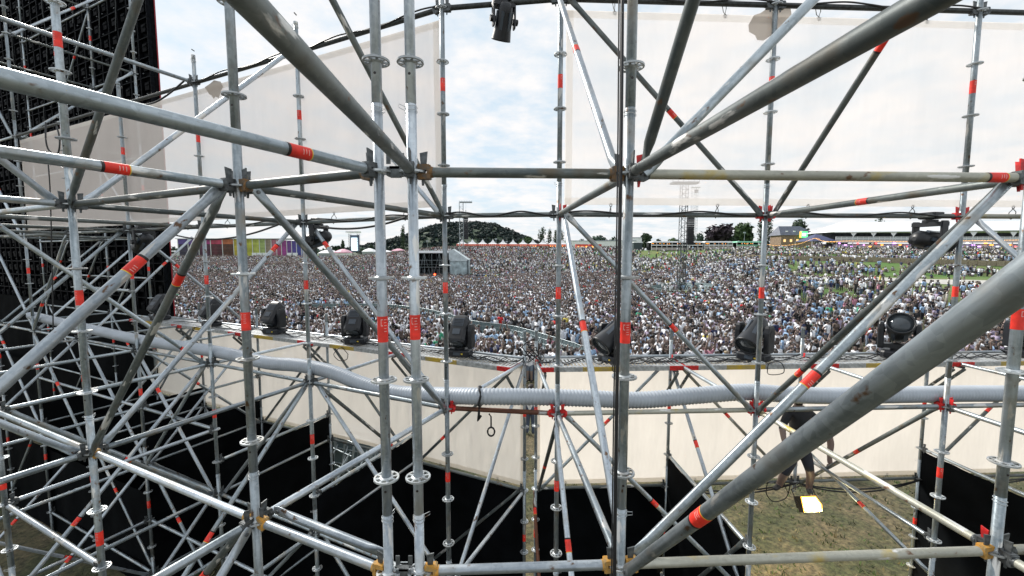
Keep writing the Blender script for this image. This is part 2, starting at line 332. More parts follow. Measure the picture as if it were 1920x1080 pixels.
def brace(a, la, b, lb, m=None, tape=0.5, side=0.0, da=(0, 0, 0), db=(0, 0, 0), flip=False):
    p, q = node(a, la), node(b, lb); h = Vector((q.x - p.x, q.y - p.y, 0)).normalized(); s = Vector((-h.y, h.x, 0)) * side
    p = p + h * 0.062 + s + Vector(da); q = q - h * 0.062 + s + Vector(db); Ln = (q - p).length
    o = link('scaffold_brace', tubemesh(Ln, m or ST, True)); o.matrix_local = frame(p, q)
    tag(o, 'slanting tube, %s at %s, %s at %s' % (LV[la], nm(a), LV[lb], nm(b)), 'scaffold brace', 'slanting scaffold braces')
    if tape is not None: link('tape_band', ME_TAPEB, o, M=Matrix.Translation((Ln * tape, 0, 0)) @ (RX if not flip else Matrix.Rotation(-PI / 2, 4, 'Y')))
    return o
def wirering():
    b = MB(); n = 20
    for z in (0.0, 0.018):
        b.path([(0.0275 * math.cos(2 * PI * k / n), 0.0275 * math.sin(2 * PI * k / n), z + 0.006 * math.sin(2 * PI * k / n)) for k in range(n + 1)], 0.0016, ROS, 5)
    b.path([(0.0275, 0, 0), (0.055, -0.012, 0.014), (0.055, -0.012, 0.03), (0.0275, 0, 0.018)], 0.0016, ROS, 5)
    return b.mesh('spring_clip')
ME_CLIP = wirering()
def upright(k, top, mm=None, bot=-12.55, label=None):
    p = base(k); z0 = H0 + bot * 0.5; z1 = H0 + top * 0.5; m = mm or ST
    gz = H(p.x, p.y); z0 = gz + 0.06
    short = bot > -12
    if short: z0 = H0 + bot * 0.5
    key = ('up', m.name, round(z0, 2), round(z1, 2)); n = 24
    b = MB()   # tube along local X so the streaks run with it
    zs = [z0]; l = -12
    joints = [H0 + 0.5 * (q + 0.62) for q in range(-12, int(top) + 1, 4) if q + 0.62 < top and H0 + 0.5 * (q + 0.62) > z0]
    rr = lambda x, r: [Vector((x, r * math.cos(2 * PI * q / n), r * math.sin(2 * PI * q / n))) for q in range(n)]
    rings = [rr(0, TR_)]
    for j in joints: rings += [rr(j - z0 - 0.002, TR_), rr(j - z0 - 0.001, TR_ - 0.002), rr(j - z0 + 0.001, TR_ - 0.002), rr(j - z0 + 0.002, TR_)]
    rings.append(rr(z1 - z0, TR_)); b.loft(rings, m)
    for j in joints:
        b.tube((j - z0 + 0.13, -TR_ - 0.0006, 0), (j - z0 + 0.13, TR_ + 0.0006, 0), 0.0065, BLK, 10)
    o = b.obj('scaffold_upright'); o.matrix_local = Matrix.Translation((p.x, p.y, z0)) @ Matrix.Rotation(-PI / 2, 4, 'Y')
    tag(o, label or ('galvanised ' + nm(k) + ' with rosettes'), 'scaffold upright', 'scaffold uprights')
    back = Matrix.Rotation(PI / 2, 4, 'Y')
    for q in range(-12 if not short else int(math.ceil(bot)), int(math.floor(top)) + 1):
        link('rosette', ME_ROS, o, M=Matrix.Translation((H0 + 0.5 * q - z0, 0, 0)) @ back)
    for q in (10.5, 6.5, 2.5, -1.5, -5.5, -9.5):
        if q < top - 0.3 and H0 + 0.5 * q > z0: link('tape_band', ME_TAPE, o, M=Matrix.Translation((H0 + 0.5 * q - z0 + random.uniform(-.03, .03), 0, 0)) @ back @ Matrix.Rotation(random.uniform(-.6, .6), 4, 'Z') @ Matrix.Diagonal((1, 1, random.uniform(.85, 1.05), 1)))
    for j in joints: link('spring_clip', ME_CLIP, o, M=Matrix.Translation((j - z0 - 0.035, 0, 0)) @ back @ Matrix.Rotation(random.uniform(0, 6), 4, 'Z'))
    bb = MB(); bb.tube((-0.30, 0, 0), (0.02, 0, 0), 0.019, SD, 12); bb.box((-0.06 + 0.005, 0, 0), (0.01, 0.15, 0.15), SD)
    if short: return o
    bb = MB(); bb.tube((-0.05, 0, 0), (0.0, 0, 0), 0.019, SD, 12); bb.box((-0.055, 0, 0), (0.008, 0.15, 0.15), SD); bb.obj('base_plate', o)
    return o
for k, t, m in [('L0,0', 9.3, ST), ('L1,0', 9.3, ST), ('L2,0', 9.3, ST), ('L3,0', 9.3, ST), ('A', 9.3, SB), ('B', 9.3, SB), ('R0,0', 9.3, ST), ('R1,0', 9.3, ST),
                ('L0,1', 8.6, ST), ('L1,1', 4.7, ST), ('L2,1', 4.75, ST), ('L3,1', 4.7, ST), ('L4,1', 4.7, ST), ('L5,1', 16.5, ST), ('L6,1', 16.5, ST),
                ('R0,1', 8.6, ST), ('R1,1', 8.6, ST), ('R2,1', 8.6, ST)]: upright(k, t, m)
for i in range(0, 5): upright('L%d,2' % i, -3.05)
for i in range(5, 9): upright('L%d,2' % i, 16.5)
for i in range(0, 4): upright('R%d,2' % i, -3.05, bot=-8.35 if i == 2 else -12.55)
# --- ledgers
def Ls(a, b, lv, **k):
    for l in lv: ledger(a, b, l, **k)
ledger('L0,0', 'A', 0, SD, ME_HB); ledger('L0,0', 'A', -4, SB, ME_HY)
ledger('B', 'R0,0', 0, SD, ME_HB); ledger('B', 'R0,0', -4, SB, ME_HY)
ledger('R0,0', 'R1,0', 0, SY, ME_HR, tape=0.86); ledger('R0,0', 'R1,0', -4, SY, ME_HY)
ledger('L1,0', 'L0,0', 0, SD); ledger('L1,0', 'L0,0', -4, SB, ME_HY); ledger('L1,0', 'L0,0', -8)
Ls('L2,0', 'L1,0', (0, -4, -8)); Ls('L3,0', 'L2,0', (0, -4, -8, 4))
ledger('L2,0', 'L1,0', -12)
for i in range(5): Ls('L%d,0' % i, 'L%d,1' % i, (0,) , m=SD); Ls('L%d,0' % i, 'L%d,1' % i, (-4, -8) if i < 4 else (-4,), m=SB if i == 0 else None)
Ls('L2,0', 'L2,1', (4,)); Ls('L3,0', 'L3,1', (4,))
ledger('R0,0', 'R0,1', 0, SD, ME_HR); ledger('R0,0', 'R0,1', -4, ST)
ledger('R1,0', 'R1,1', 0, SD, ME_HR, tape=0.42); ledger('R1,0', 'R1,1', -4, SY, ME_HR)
ledger('R2,0', 'R2,1', -4, ST, ME_HR)
# back towards the camera
ledger('A', 'L0,-1', 0, ST) if False else None
def spoke(k, vec, l, m, name, tape=None, hd=None):
    p = node(k, l); q = p + vec; d = (q - p).normalized(); Ln = vec.length - 0.184
    o = link('scaffold_ledger', tubemesh(Ln, m, False)); o.matrix_local = frame(p + d * 0.092, q - d * 0.092)
    tag(o, name, 'scaffold tube', 'horizontal scaffold tubes'); h = hd or ME_HD
    link('wedge_head', h, o, (-0.092, 0, 0)); e = link('wedge_head', h, o, (Ln + 0.092, 0, 0)); e.rotation_euler = (0, 0, PI)
    if tape: link('tape_band', ME_TAPEB, o, M=Matrix.Translation((tape, 0, 0)) @ Matrix.Rotation(-PI / 2, 4, 'Y'))
spoke('A', -vL * BAY, 0, ST, 'big grey tube running in from the left edge to the left twin upright', 0.34)
spoke('L0,0', -vL * BAY, 0, ST, 'tube with red tape below the big one, ending left of the twin uprights', 0.46)
spoke('B', -vR * BAY, 0, SD, 'thick dark tube dropping from the top edge onto the right twin upright')  # dark zinc colour stands in for the tube's shaded underside
spoke('R0,0', -vR * BAY, 0, SD, 'thickest dark tube rising from the cabled upright to the top right')  # shade under this tube is put into its zinc colour
spoke('L1,0', -vL * BAY, 0, ST, 'short eye-level tube leaving the far-left thick upright towards the left edge')
spoke('L1,0', -vL * BAY, -4, ST, 'waist-level tube from the far-left thick upright to the lower left edge')
spoke('L0,0', -vL * BAY, -4, ST, 'waist-level tube from the thick upright to the bottom edge')
spoke('R1,0', -vR * BAY, -4, SY, 'stained tube leaving the right-edge upright at the bottom right corner')
spoke('R1,0', uR * BAY, -4, SY, 'stubby waist-level tube going off the right edge')
# row 1
for i in range(0, 6): Ls('L%d,1' % (i + 1), 'L%d,1' % i, (4,), m=mat('black_paint', (0.03, 0.035, 0.035), 0.5, 0.2, var=0.4, scale=30), ) if i < 5 else None
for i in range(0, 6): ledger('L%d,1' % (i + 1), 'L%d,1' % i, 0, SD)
for i in range(0, 6): Ls('L%d,1' % (i + 1), 'L%d,1' % i, (-4, -8))
for i in range(1, 5): ledger('L%d,1' % (i + 1), 'L%d,1' % i, -12)
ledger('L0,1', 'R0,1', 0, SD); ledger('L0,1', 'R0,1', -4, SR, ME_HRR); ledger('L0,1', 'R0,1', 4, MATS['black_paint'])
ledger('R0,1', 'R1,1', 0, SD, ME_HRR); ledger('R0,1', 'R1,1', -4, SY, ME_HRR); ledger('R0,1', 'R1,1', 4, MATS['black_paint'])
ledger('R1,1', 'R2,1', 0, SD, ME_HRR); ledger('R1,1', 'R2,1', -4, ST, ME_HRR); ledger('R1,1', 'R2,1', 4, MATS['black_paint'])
ledger('R2,1', 'R3,1', 0, SY, ME_HRR); ledger('R2,1', 'R3,1', -4, ST, ME_HRR); ledger('R2,1', 'R3,1', 4, MATS['black_paint'])
for i in (5,): Ls('L%d,1' % (i + 1), 'L%d,1' % i, (4, 8, 12)); 
# row 1 to row 2
for i in range(0, 7): Ls('L%d,1' % i, 'L%d,2' % i, (-4, -8), m=SB if i < 3 else None)
for i in (1, 2): ledger('L%d,1' % i, 'L%d,2' % i, -7)
for i in (2, 3, 4, 5): ledger('L%d,1' % i, 'L%d,2' % i, -12)
for i in (5, 6): Ls('L%d,1' % i, 'L%d,2' % i, (0, 4, 8, 12), m=SD)
for i in range(0, 4): ledger('R%d,1' % i, 'R%d,2' % i, -4, ST, ME_HRR) if i else None
ledger('R0,1', 'R0,2', -4, ST, ME_HRR)
for i in (1, 3): ledger('R%d,1' % i, 'R%d,2' % i, -7)
ledger('R2,2', 'R2,1', -7)
# row 2
for i in range(0, 8): Ls('L%d,2' % (i + 1), 'L%d,2' % i, (-8,) if i < 2 else (-8, -12), m=SD if i < 5 else None)
for i in range(5, 8): Ls('L%d,2' % (i + 1), 'L%d,2' % i, (-4, 0, 4, 8, 12))
for i in range(0, 4): ledger('R%d,2' % i, 'R%d,2' % (i + 1), -8, SD) 
# --- braces
B = [('L1,0', 0, 'L0,0', 4, SD, None), ('L1,0', 0, 'L1,1', 4, SB, None), ('L1,0', 0, 'L1,-1', 4, SB, None), ('R0,0', 0, 'R0,-1', 4, SD, None), ('R0,0', 0, 'R1,0', 4, ST, None),
     ('R0,0', 0, 'R0,1', 4, SB, 0.55), ('R0,1', 4, 'R1,1', 0, SD, 0.52), ('R1,1', 0, 'R1,0', 4, SD, 0.55), ('L0,0', 4, 'L0,1', 0, SD, None), ('L1,1', 4, 'L0,1', 0, SB, None),
     ('L0,0', 0, 'L0,-1', -4, SB, 0.22), ('L0,0', 0, 'L1,0', -4, SD, 0.27), ('L0,0', 0, 'L0,1', -4, ST, None), ('L1,1', 0, 'L0,1', -4, SB, 0.14), ('L1,1', 0, 'L1,0', -4, SB, 0.16),
     ('L2,0', 0, 'L2,1', -4, ST, 0.86), ('L3,1', 0, 'L3,0', -4, ST, None), ('R0,1', 0, 'R0,0', -4, SB, 0.47), ('R0,1', 0, 'R1,1', -4, ST, 0.56), ('R1,0', 0, 'R1,1', -4, SD, 0.71),
     ('R1,0', 0, 'R0,0', -4, ST, 0.52), ('R2,1', 0, 'R2,0', -4, SB, None), ('L5,2', 0, 'L5,1', -4, SB, None), ('L6,1', 0, 'L5,1', -4, SB, None), ('L6,1', -4, 'L5,1', -8, SB, 0.2),
     ('L4,1', 0, 'L5,1', -4, ST, 0.7), ('L4,2', -4, 'L4,1', -8, ST, 0.5), ('L5,2', 8, 'L5,1', 4, SB, 0.45), ('L6,1', 4, 'L5,1', 0, SB, 0.5), ('L5,1', 4, 'L6,1', 8, ST, None), ('L6,2', 4, 'L5,2', 0, SB, 0.3), ('L7,2', 8, 'L6,2', 12, ST, 0.5), ('L5,2', 12, 'L5,1', 8, SB, 0.5),
     ('L1,1', -4, 'L0,1', -8, SB, None), ('L1,1', -4, 'L2,1', -8, SB, None), ('L1,1', -4, 'L1,2', -8, SD, 0.72), ('L2,2', -4, 'L1,2', -8, SD, None), ('L0,2', -4, 'L1,2', -8, SD, 0.72),
     ('L2,2', -4, 'L3,2', -8, SD, None), ('L0,2', -4, 'L0,1', -8, SB, None), ('R0,1', -4, 'R0,2', -8, SD, 0.6), ('R0,1', -4, 'R1,1', -8, ST, 0.5), ('R0,1', -4, 'R0,0', -8, SB, 0.4),
     ('R1,2', -4, 'R0,2', -8, ST, 0.47), ('R1,2', -4, 'R1,1', -8, SB, 0.45), ('R1,2', -4, 'R2,2', -8, SY, 0.45), ('R2,1', -4, 'R2,2', -8, SD, 0.5), ('R3,2', -8, 'R4,2', -4, SD, 0.55),
     ('L3,1', -4, 'L2,1', -8, SB, 0.3), ('L2,1', -4, 'L3,1', -8, ST, None), ('L2,1', -4, 'L2,0', -8, SB, 0.76), ('L1,1', -4, 'L1,0', -8, ST, 0.62), ('L0,0', -4, 'L1,0', -8, SD, 0.3),
     ('L0,0', -4, 'L0,-1', -8, SB, None), ('L1,0', -4, 'L1,-1', 0, SB, None), ('L3,1', -8, 'L2,1', -12, ST, 0.4), ('L1,1', -8, 'L2,1', -12, ST, None), ('L1,1', -8, 'L0,1', -12, ST, None),
     ('L0,2', -8, 'L1,2', -12, SD, None), ('L4,1', -4, 'L4,0', -8, SB, 0.5), ('L3,1', -4, 'L3,2', -8, ST, 0.4), ('L3,1', -8, 'L3,0', -12, SB, 0.5), ('L2,2', -8, 'L2,1', -12, ST, 0.5),
     ('L4,1', -8, 'L3,1', -12, ST, 0.4), ('L5,1', -4, 'L4,1', -8, ST, 0.5), ('L5,1', -8, 'L5,2', -12, SB, 0.5), ('L3,0', -4, 'L2,0', -8, SB, 0.5), ('L2,0', -8, 'L2,1', -12, SB, 0.6),
     ('L4,2', -8, 'L3,2', -12, SB, 0.5), ('L1,0', -8, 'L1,1', -12, ST, 0.5), ('L6,2', -4, 'L5,2', -8, ST, 0.4), ('L6,2', 0, 'L7,2', -4, ST, 0.5), ('R0,2', -8, 'R0,1', -12, SR, 0.1), ('R1,1', -7, 'R1,2', -12, SD, 0.5) ]
LV[-12] = 'lowest'
for i, (a, la, b, lb, m, t) in enumerate(B):
    brace(a, la, b, lb, m, t, side=(0.035 if i % 2 else -0.035))
rx = random.Random(4); have = {(a, la, b, lb) for a, la, b, lb, _, _ in B} | {(b, lb, a, la) for a, la, b, lb, _, _ in B}
cand = [('L%d,0' % i, 'L%d,0' % (i + 1)) for i in (1, 2)] + [('L%d,1' % i, 'L%d,1' % (i + 1)) for i in range(2, 6)] + [('L%d,2' % i, 'L%d,2' % (i + 1)) for i in range(4, 8)] + [('L%d,0' % i, 'L%d,1' % i) for i in (2, 3, 4)] + [('L%d,1' % i, 'L%d,2' % i) for i in (3, 4, 5, 6)]
for n_, (a, b_) in enumerate(cand):
    for la, lb in ((0, -4), (-4, -8), (-8, -12)):
        if la == 0 and (a[-1] == '0' or b_[-1] == '1'): continue
        if rx.random() < 0.3: continue
        s_ = (a, la, b_, lb) if (n_ + la // 4) % 2 else (b_, la, a, lb)
        if s_ in have: continue
        brace(*s_, rx.choice([SB, ST, SB]), rx.choice([None, 0.3, 0.5]), side=rx.choice([-0.035, 0.035]))
for a, b_, l in [('L3,1', 'L2,1', -6), ('L4,1', 'L3,1', -2), ('L4,1', 'L3,1', -6), ('L5,1', 'L4,1', -6), ('L3,1', 'L2,1', -10), ('L2,0', 'L1,0', -6), ('L2,0', 'L1,0', -10), ('L2,0', 'L2,1', -6), ('L3,0', 'L3,1', -6), ('L3,0', 'L3,1', -10), ('L2,0', 'L2,1', -10), ('L6,2', 'L5,2', -2), ('L7,2', 'L6,2', -2), ('L6,2', 'L5,2', -6), ('L7,2', 'L6,2', -6), ('L4,1', 'L4,2', -6), ('L3,1', 'L3,2', -6), ('L1,0', 'L1,1', -12), ('L3,0', 'L3,1', -12), ('L2,0', 'L2,1', -12), ('L2,1', 'L1,1', -10)]:
    ledger(a, b_, l, rx.choice([SB, ST]))
brace('R0,0', -4, 'R0,-1', 0, ST, 0.36, side=0.0, da=(0, 0, 0.0), db=(0.04, 0, 0.12))
brace('L0,0', -4, 'A', -4, SB, None, side=0.06, da=(0, 0.03, 0.03), db=(0, 0.06, -0.02))
brace('R2,2', -7, 'R2,1', -8, ST, 0.5, side=0.12, da=(0.05, 0, 0))
brace('R1,1', -8, 'R2,1', -12, SY, None); brace('R2,1', -8, 'R1,1', -12, SY, 0.3)
# twin coupler between the pair of front uprights
def coupler(l, lab):
    o = thing('twin_coupler', lab, 'scaffold coupler', (base('A') + base('B')) / 2 + Vector((0, 0, H0 + 0.5 * l)), 0, 'couplers tying twin uprights')
    b = MB(); b.box((0, 0, 0.0), (0.05, 0.03, 0.05), CAST); b.box((0, -0.012, 0.018), (0.1, 0.006, 0.012), ROS); b.tube((-0.018, 0, 0.05), (0.018, 0, 0.05), 0.003, ROS, 6); b.obj('coupler_bar', o)
    for s in (-1, 1):
        b = MB(); b.box((s * 0.032, -0.002, 0.062), (0.02, 0.006, 0.05), CAST); b.box((s * 0.03, 0, 0), (0.014, 0.04, 0.04), CAST); b.obj('wedge', o)
coupler(-4, 'cast coupler tying the twin uprights together at the bottom edge'); coupler(0, 'cast coupler tying the twin uprights together at eye level')
# ------------------------------------------------------------------ cloths
def cloth(name, col, trans, tl):
    m = bpy.data.materials.new(name); m.use_nodes = True; t = m.node_tree; t.nodes.clear(); nd, lk = t.nodes.new, t.links.new
    out = nd('ShaderNodeOutputMaterial'); df = nd('ShaderNodeBsdfDiffuse'); tr = nd('ShaderNodeBsdfTranslucent'); tp = nd('ShaderNodeBsdfTransparent')
    tcn = nd('ShaderNodeTexCoord'); n = nd('ShaderNodeTexNoise'); n.inputs['Scale'].default_value = 1.3; n.inputs['Detail'].default_value = 4; lk(tcn.outputs['Object'], n.inputs['Vector'])
    r = nd('ShaderNodeValToRGB'); lk(n.outputs[0], r.inputs[0]); r.color_ramp.elements[0].position = 0.3; r.color_ramp.elements[1].position = 0.7
    r.color_ramp.elements[0].color = (*[c * 0.93 for c in col], 1); r.color_ramp.elements[1].color = (*col, 1)
    n2 = nd('ShaderNodeTexNoise'); n2.inputs['Scale'].default_value = 2.6; n2.inputs['Detail'].default_value = 3; mpp = nd('ShaderNodeMapping'); mpp.inputs['Scale'].default_value = (1, 1, 0.35); lk(tcn.outputs['Object'], mpp.inputs[0]); lk(mpp.outputs[0], n2.inputs['Vector'])
    bp = nd('ShaderNodeBump'); bp.inputs['Strength'].default_value = 0.28; bp.inputs['Distance'].default_value = 0.10; lk(n2.outputs[0], bp.inputs['Height']); lk(bp.outputs[0], df.inputs['Normal']); lk(bp.outputs[0], tr.inputs['Normal'])
    lk(r.outputs[0], df.inputs[0]); lk(r.outputs[0], tr.inputs[0])
    a = nd('ShaderNodeMixShader'); a.inputs[0].default_value = tl; lk(df.outputs[0], a.inputs[1]); lk(tr.outputs[0], a.inputs[2])
    b = nd('ShaderNodeMixShader'); b.inputs[0].default_value = trans; lk(a.outputs[0], b.inputs[1]); lk(tp.outputs[0], b.inputs[2]); lk(b.outputs[0], out.inputs[0]); return m
SCR = cloth('scrim_mesh', (0.90, 0.86, 0.84), 0.46, 0.6); SCRL = cloth('scrim_mesh_lower', (0.93, 0.87, 0.79), 0.10, 0.68)
HEMU = cloth('scrim_hem_upper', (0.90, 0.87, 0.83), 0.26, 0.6)
HEM = cloth('scrim_hem', (0.86, 0.80, 0.70), 0.02, 0.45)
BCL0 = mat('black_molton', (0.0035, 0.0042, 0.005), 0.95, var=0.3, scale=3)
BCL = BCL0; BCL.node_tree.nodes['Principled BSDF'].inputs['Specular IOR Level'].default_value = 0.05
def hang(name, pts, z0, z1, m, label, cat, amp=0.012, step=0.15, hem=None, group=None, wob=0.0, ties=None):
    """cloth hung along a polyline of plan points from height z1 down to z0"""
    P = [Vector((p.x, p.y, 0)) for p in pts]; cols = []
    for a, b in zip(P, P[1:]):
        n = max(2, int((b - a).length / step)); nrm = Vector((-(b - a).y, (b - a).x, 0)).normalized()
        for i in range(n): cols.append((a + (b - a) * i / n, nrm, i / n))
    cols.append((P[-1], nrm, 0)); nz = 14; vs = []
    for c, (p, nrm, t) in enumerate(cols):
        for k in range(nz + 1):
            f = k / nz; z = z0 + (z1 - z0) * f; sc = math.sin(PI * f) * 0.7 + 0.3 * (1 - f)
            d = amp * (noise.noise(Vector((c * step * 0.9, f * 1.5, len(label)))) * 1.6 + 0.5 * math.sin(c * 0.9 + 2 * f)) * sc
            zz = z + (wob * math.sin(t * PI * 4) if k == 0 else 0) + (-abs(wob) * (1 if (c % 3) else 0) if k == nz else 0)
            vs.append(p + nrm * d + Vector((0, 0, zz)))
    fs = [(c * (nz + 1) + k, (c + 1) * (nz + 1) + k, (c + 1) * (nz + 1) + k + 1, c * (nz + 1) + k + 1) for c in range(len(cols) - 1) for k in range(nz)]
    b = MB(); b.add(vs, fs, m, True); o = tag(b.obj(name), label, cat, group)
    if hem:
        b = MB(); n = nz + 1
        for k, zz in ((0, 0.07), (nz, -0.07)):
            v2 = []
            for c in range(len(cols)): v = vs[c * n + k]; nn = cols[c][1] * 0.006; v2 += [v - nn, v - nn + Vector((0, 0, zz))]
            b.add(v2, [(2 * i, 2 * i + 2, 2 * i + 3, 2 * i + 1) for i in range(len(cols) - 1)], hem, True)
        b.obj('hem', o)
        for c in (0, len(cols) - 1):
            b = MB(); sg = 1 if c == 0 else -1; tdir = (cols[min(c + 1, len(cols) - 1)][0] - cols[max(0, c - 1)][0]).normalized() * 0.07 * sg; nn = cols[c][1] * 0.008
            v2 = []
            for k in range(n): v = vs[c * n + k]; v2 += [v - nn, v - nn + tdir]
            b.add(v2, [(2 * i, 2 * i + 2, 2 * i + 3, 2 * i + 1) for i in range(nz)], hem, True); b.obj('side_hem', o)
    if ties:
        for zt, sgn in ties:
            for c, (p, nrm, t) in enumerate(cols):
                if abs(t - 0.25) < 0.02 or abs(t - 0.5) < 0.02 or abs(t - 0.78) < 0.03:
                    M = Matrix.Translation((p.x, p.y, zt)) @ Matrix.Rotation(math.atan2(nrm.y, nrm.x), 4, 'Z'); e = link('elastic_tie', ME_TIE[sgn], o, M=M)
    return o
def tiemesh(s):
    b = MB(); n = 10
    b.path([(0, 0.012 * math.cos(2 * PI * k / n), 0.05 * s + 0.016 * math.sin(2 * PI * k / n)) for k in range(n + 1)], 0.004, MATS['black_paint'], 5)
    b.path([(0.0, 0.0, 0.035 * s), (-0.03, 0.006, 0.0), (-0.034, 0.012, -0.05 * s), (0.0, 0.016, -0.075 * s), (0.032, 0.01, -0.05 * s), (0.03, 0, 0), (0, 0, 0.035 * s)], 0.004, MATS['black_paint'], 5)
    return b.mesh('elastic_tie')
ME_TIE = {1: tiemesh(1), -1: tiemesh(-1)}
oL, oR = vL * 0.055, vR * 0.055
q0 = base('L0,1') + (base('L1,1') - base('L0,1')).normalized() * 0.07
SCRP = cloth('scrim_mesh_peach', (0.93, 0.85, 0.80), 0.33, 0.5)
hang('scrim', [base('L%d,1' % i) + oL for i in (5, 4, 3, 2, 1)] + [q0 + oL], H0 + 0.10, H0 + 1.93, SCRP, 'large pale mesh scrim hung left of the open gap, black screen partly behind it', 'scrim', hem=HEMU, ties=[(H0 + 0.05, 1)])
hang('scrim', [base('R0,1') + oR + uR * 0.06, base('R1,1') + oR, base('R2,1') + oR, base('R2,1') + uR * BAY * 1.2 + oR], H0 + 0.10, H0 + 1.93, SCR, 'large pale mesh scrim hung at upper right across the sky', 'scrim', hem=HEMU, ties=[(H0 + 0.05, 1), (H0 + 1.97, -1)])
d1 = (base('L1,2') - base('L0,2')).normalized()
hang('scrim', [base('L%d,2' % i) + oL for i in (5, 4, 3, 2, 1)] + [base('L0,2') + oL + d1 * 0.02], H0 - 3.97, H0 - 2.05, SCRL, 'beige scrim under the lamp deck, left of the slim rear pair', 'scrim', hem=HEM, ties=[(H0 - 4.0, 1)])
hang('scrim', [base('R0,2') + oR, base('R1,2') + oR, base('R2,2') + oR, base('R3,2') + oR, base('R3,2') + uR * BAY + oR], H0 - 3.97, H0 - 2.05, SCRL, 'beige scrim under the lamp deck, right of the slim rear pair', 'scrim', hem=HEM, ties=[(H0 - 4.0, 1)])
# repair patches glued on the scrims
def patch(px, py, row, pts, lab):
    P, nn = row; d = ray(px, py); t = P.dot(nn) / d.dot(nn); c = d * t - nn * 0.02; ux = Vector((nn.y, -nn.x, 0)).normalized(); b = MB()
    v = [c + ux * (x / F * t * 1.0) + Vector((0, 0, -y / F * t)) for x, y in pts]; b.add(v, [tuple(range(len(v)))], PATCH); tag(b.obj('repair_patch'), lab, 'patch')
PATCH = cloth('patch_cloth', (0.52, 0.47, 0.42), 0.03, 0.35)
patch(1430, 50, (base('R1,1') + oR, vR), [(-20, -18), (-8, -22), (4, -30), (26, -34), (48, -40), (52, -22), (46, 2), (30, 8), (14, 18), (0, 27), (-12, 26), (-16, 18), (-28, 12), (-30, 0)], 'greyish glued patch near the top of the right scrim')
patch(405, 168, (base('L2,1') + oL, vL), [(-30, -8), (-12, -12), (0, -16), (20, -10), (26, 0), (20, 6), (12, 18), (2, 14), (-4, 17), (-10, 10), (-18, 6), (-22, 0)], 'greyish torn patch on the left scrim beside the thick left upright')
GZ = -6.35
def mol(pts, z1, lab, g='black drapes on the scaffold'):
    hang('black_drape', pts, GZ, z1, BCL, lab, 'drape', amp=0.03, group=g, wob=0.012)
mol([base('L1,2') + oL, base('L0,2') + oL + d1 * 0.03], H0 - 4.03, 'black drape below the beige scrim, left of the slim rear pair')
mol([base('R0,2') + oR, base('R1,2') + oR], H0 - 4.03, 'black drape below the beige scrim, right of the slim rear pair')
mol([base('L12,2') + oL, base('L10,2') + oL, base('L8,2') + oL, base('L7,2') + oL, base('L6,2') + oL, base('L5,2') + oL, base('L4,2') + oL, base('L3,2') + oL, base('L2,2') + oL], H0 - 4.03, 'long black drape behind the crowded tubes at lower left')
mol([base('L1,1') + vL * 0.03 , base('L1,2')], H0 - 3.53, 'black side drape between the barrier window and the twin uprights')
mol([base('L2,1') + vL * 0.03, base('L2,2')], H0 - 3.53, 'black side drape left of the barrier window')
for i_, w_ in ((3, 'third'), (4, 'fourth'), (5, 'fifth')): mol([base('L%d,1' % i_) + vL * 0.03, base('L%d,2' % i_)], H0 - 3.53, '%s black side drape left of the barrier window, deep in the tubes' % w_)  # black sheets added where there is only dark ground between the rows
mol([base('L7,1') + oL, base('L5,1') + oL, base('L3,1') + oL], H0 - 4.6, 'low black drape along the middle row at far lower left')  # another black sheet added to darken the ground at lower left
mol([base('R1,1') + vR * 0.05, base('R1,2')], H0 - 3.53, 'narrow black side drape beside the grass at lower centre right')
mol([base('R3,2'), base('R3,2') - vR * BAY * 2], H0 - 3.53, 'black side drape at the lower right behind the right-edge upright')
# ------------------------------------------------------------------ LED wall seen from behind
def along(t, off, z): p = base('L0,2') * 0 + base('L5,2') + uL * t + vL * off; p.z = z; return p
LEDM = mat('led_cabinet_black', (0.0025, 0.003, 0.004), 0.6, 0.0, var=0.6, scale=9); LEDG = mat('led_cabinet_edge', (0.0035, 0.0045, 0.0065), 0.5, 0.0, var=0.6, scale=12)
for m_ in (LEDM, LEDG): m_.node_tree.nodes['Principled BSDF'].inputs['Specular IOR Level'].default_value = 0.04
tE = 0.0
for k in range(4000):
    p = along(-4 + k * 0.002, 0.75, 0)
    if (960 + F * p.x / (p.y * CP)) < 309: tE = -4 + k * 0.002; break
led = thing('led_wall', 'tall black video wall seen from its back at the far left', 'video wall', along(tE, 0.75, -1.75)); inv = Matrix.Translation(-led.location)
axL = Matrix(((uL.x, vL.x, 0), (uL.y, vL.y, 0), (0, 0, 1)))
b = MB(); W_, Hh = 16.0, 11.5
b.box(axL @ Vector((W_ / 2, 0.10, Hh / 2)), (W_, 0.12, Hh), LEDM, axL)
b.obj('panel_core', led)
b = MB()
for i in range(int(W_ / 0.5)):
    for j in range(int(Hh / 0.5)):
        c = lambda x, y, z: axL @ Vector((i * 0.5 + x, y, j * 0.5 + z))
        b.box(c(0.25, -0.01, 0.485), (0.47, 0.09, 0.022), LEDG, axL); b.box(c(0.012, -0.01, 0.24), (0.022, 0.09, 0.46), LEDG, axL); b.box(c(0.478, -0.01, 0.24), (0.022, 0.09, 0.46), LEDM, axL)
        b.box(c(0.25, 0.0, 0.26), (0.2, 0.07, 0.2), LEDM, axL); b.box(c(0.25, -0.045, 0.30), (0.13, 0.018, 0.03), LEDG, axL)
        if random.random() < 0.5: b.box(c(random.uniform(0.1, 0.4), -0.03, random.uniform(0.05, 0.12)), (0.05, 0.02, 0.02), CAST, axL)
b.obj('cabinet_frames', led)
b = MB()
for j in range(24): p0 = axL @ Vector((random.uniform(0.5, W_), -0.07, random.uniform(3, Hh))); b.path([p0 + axL @ Vector((0.06 * math.sin(q), 0, -0.35 * q)) for q in range(8)], 0.012, MATS['black_paint'], 5)
b.obj('data_cables', led)
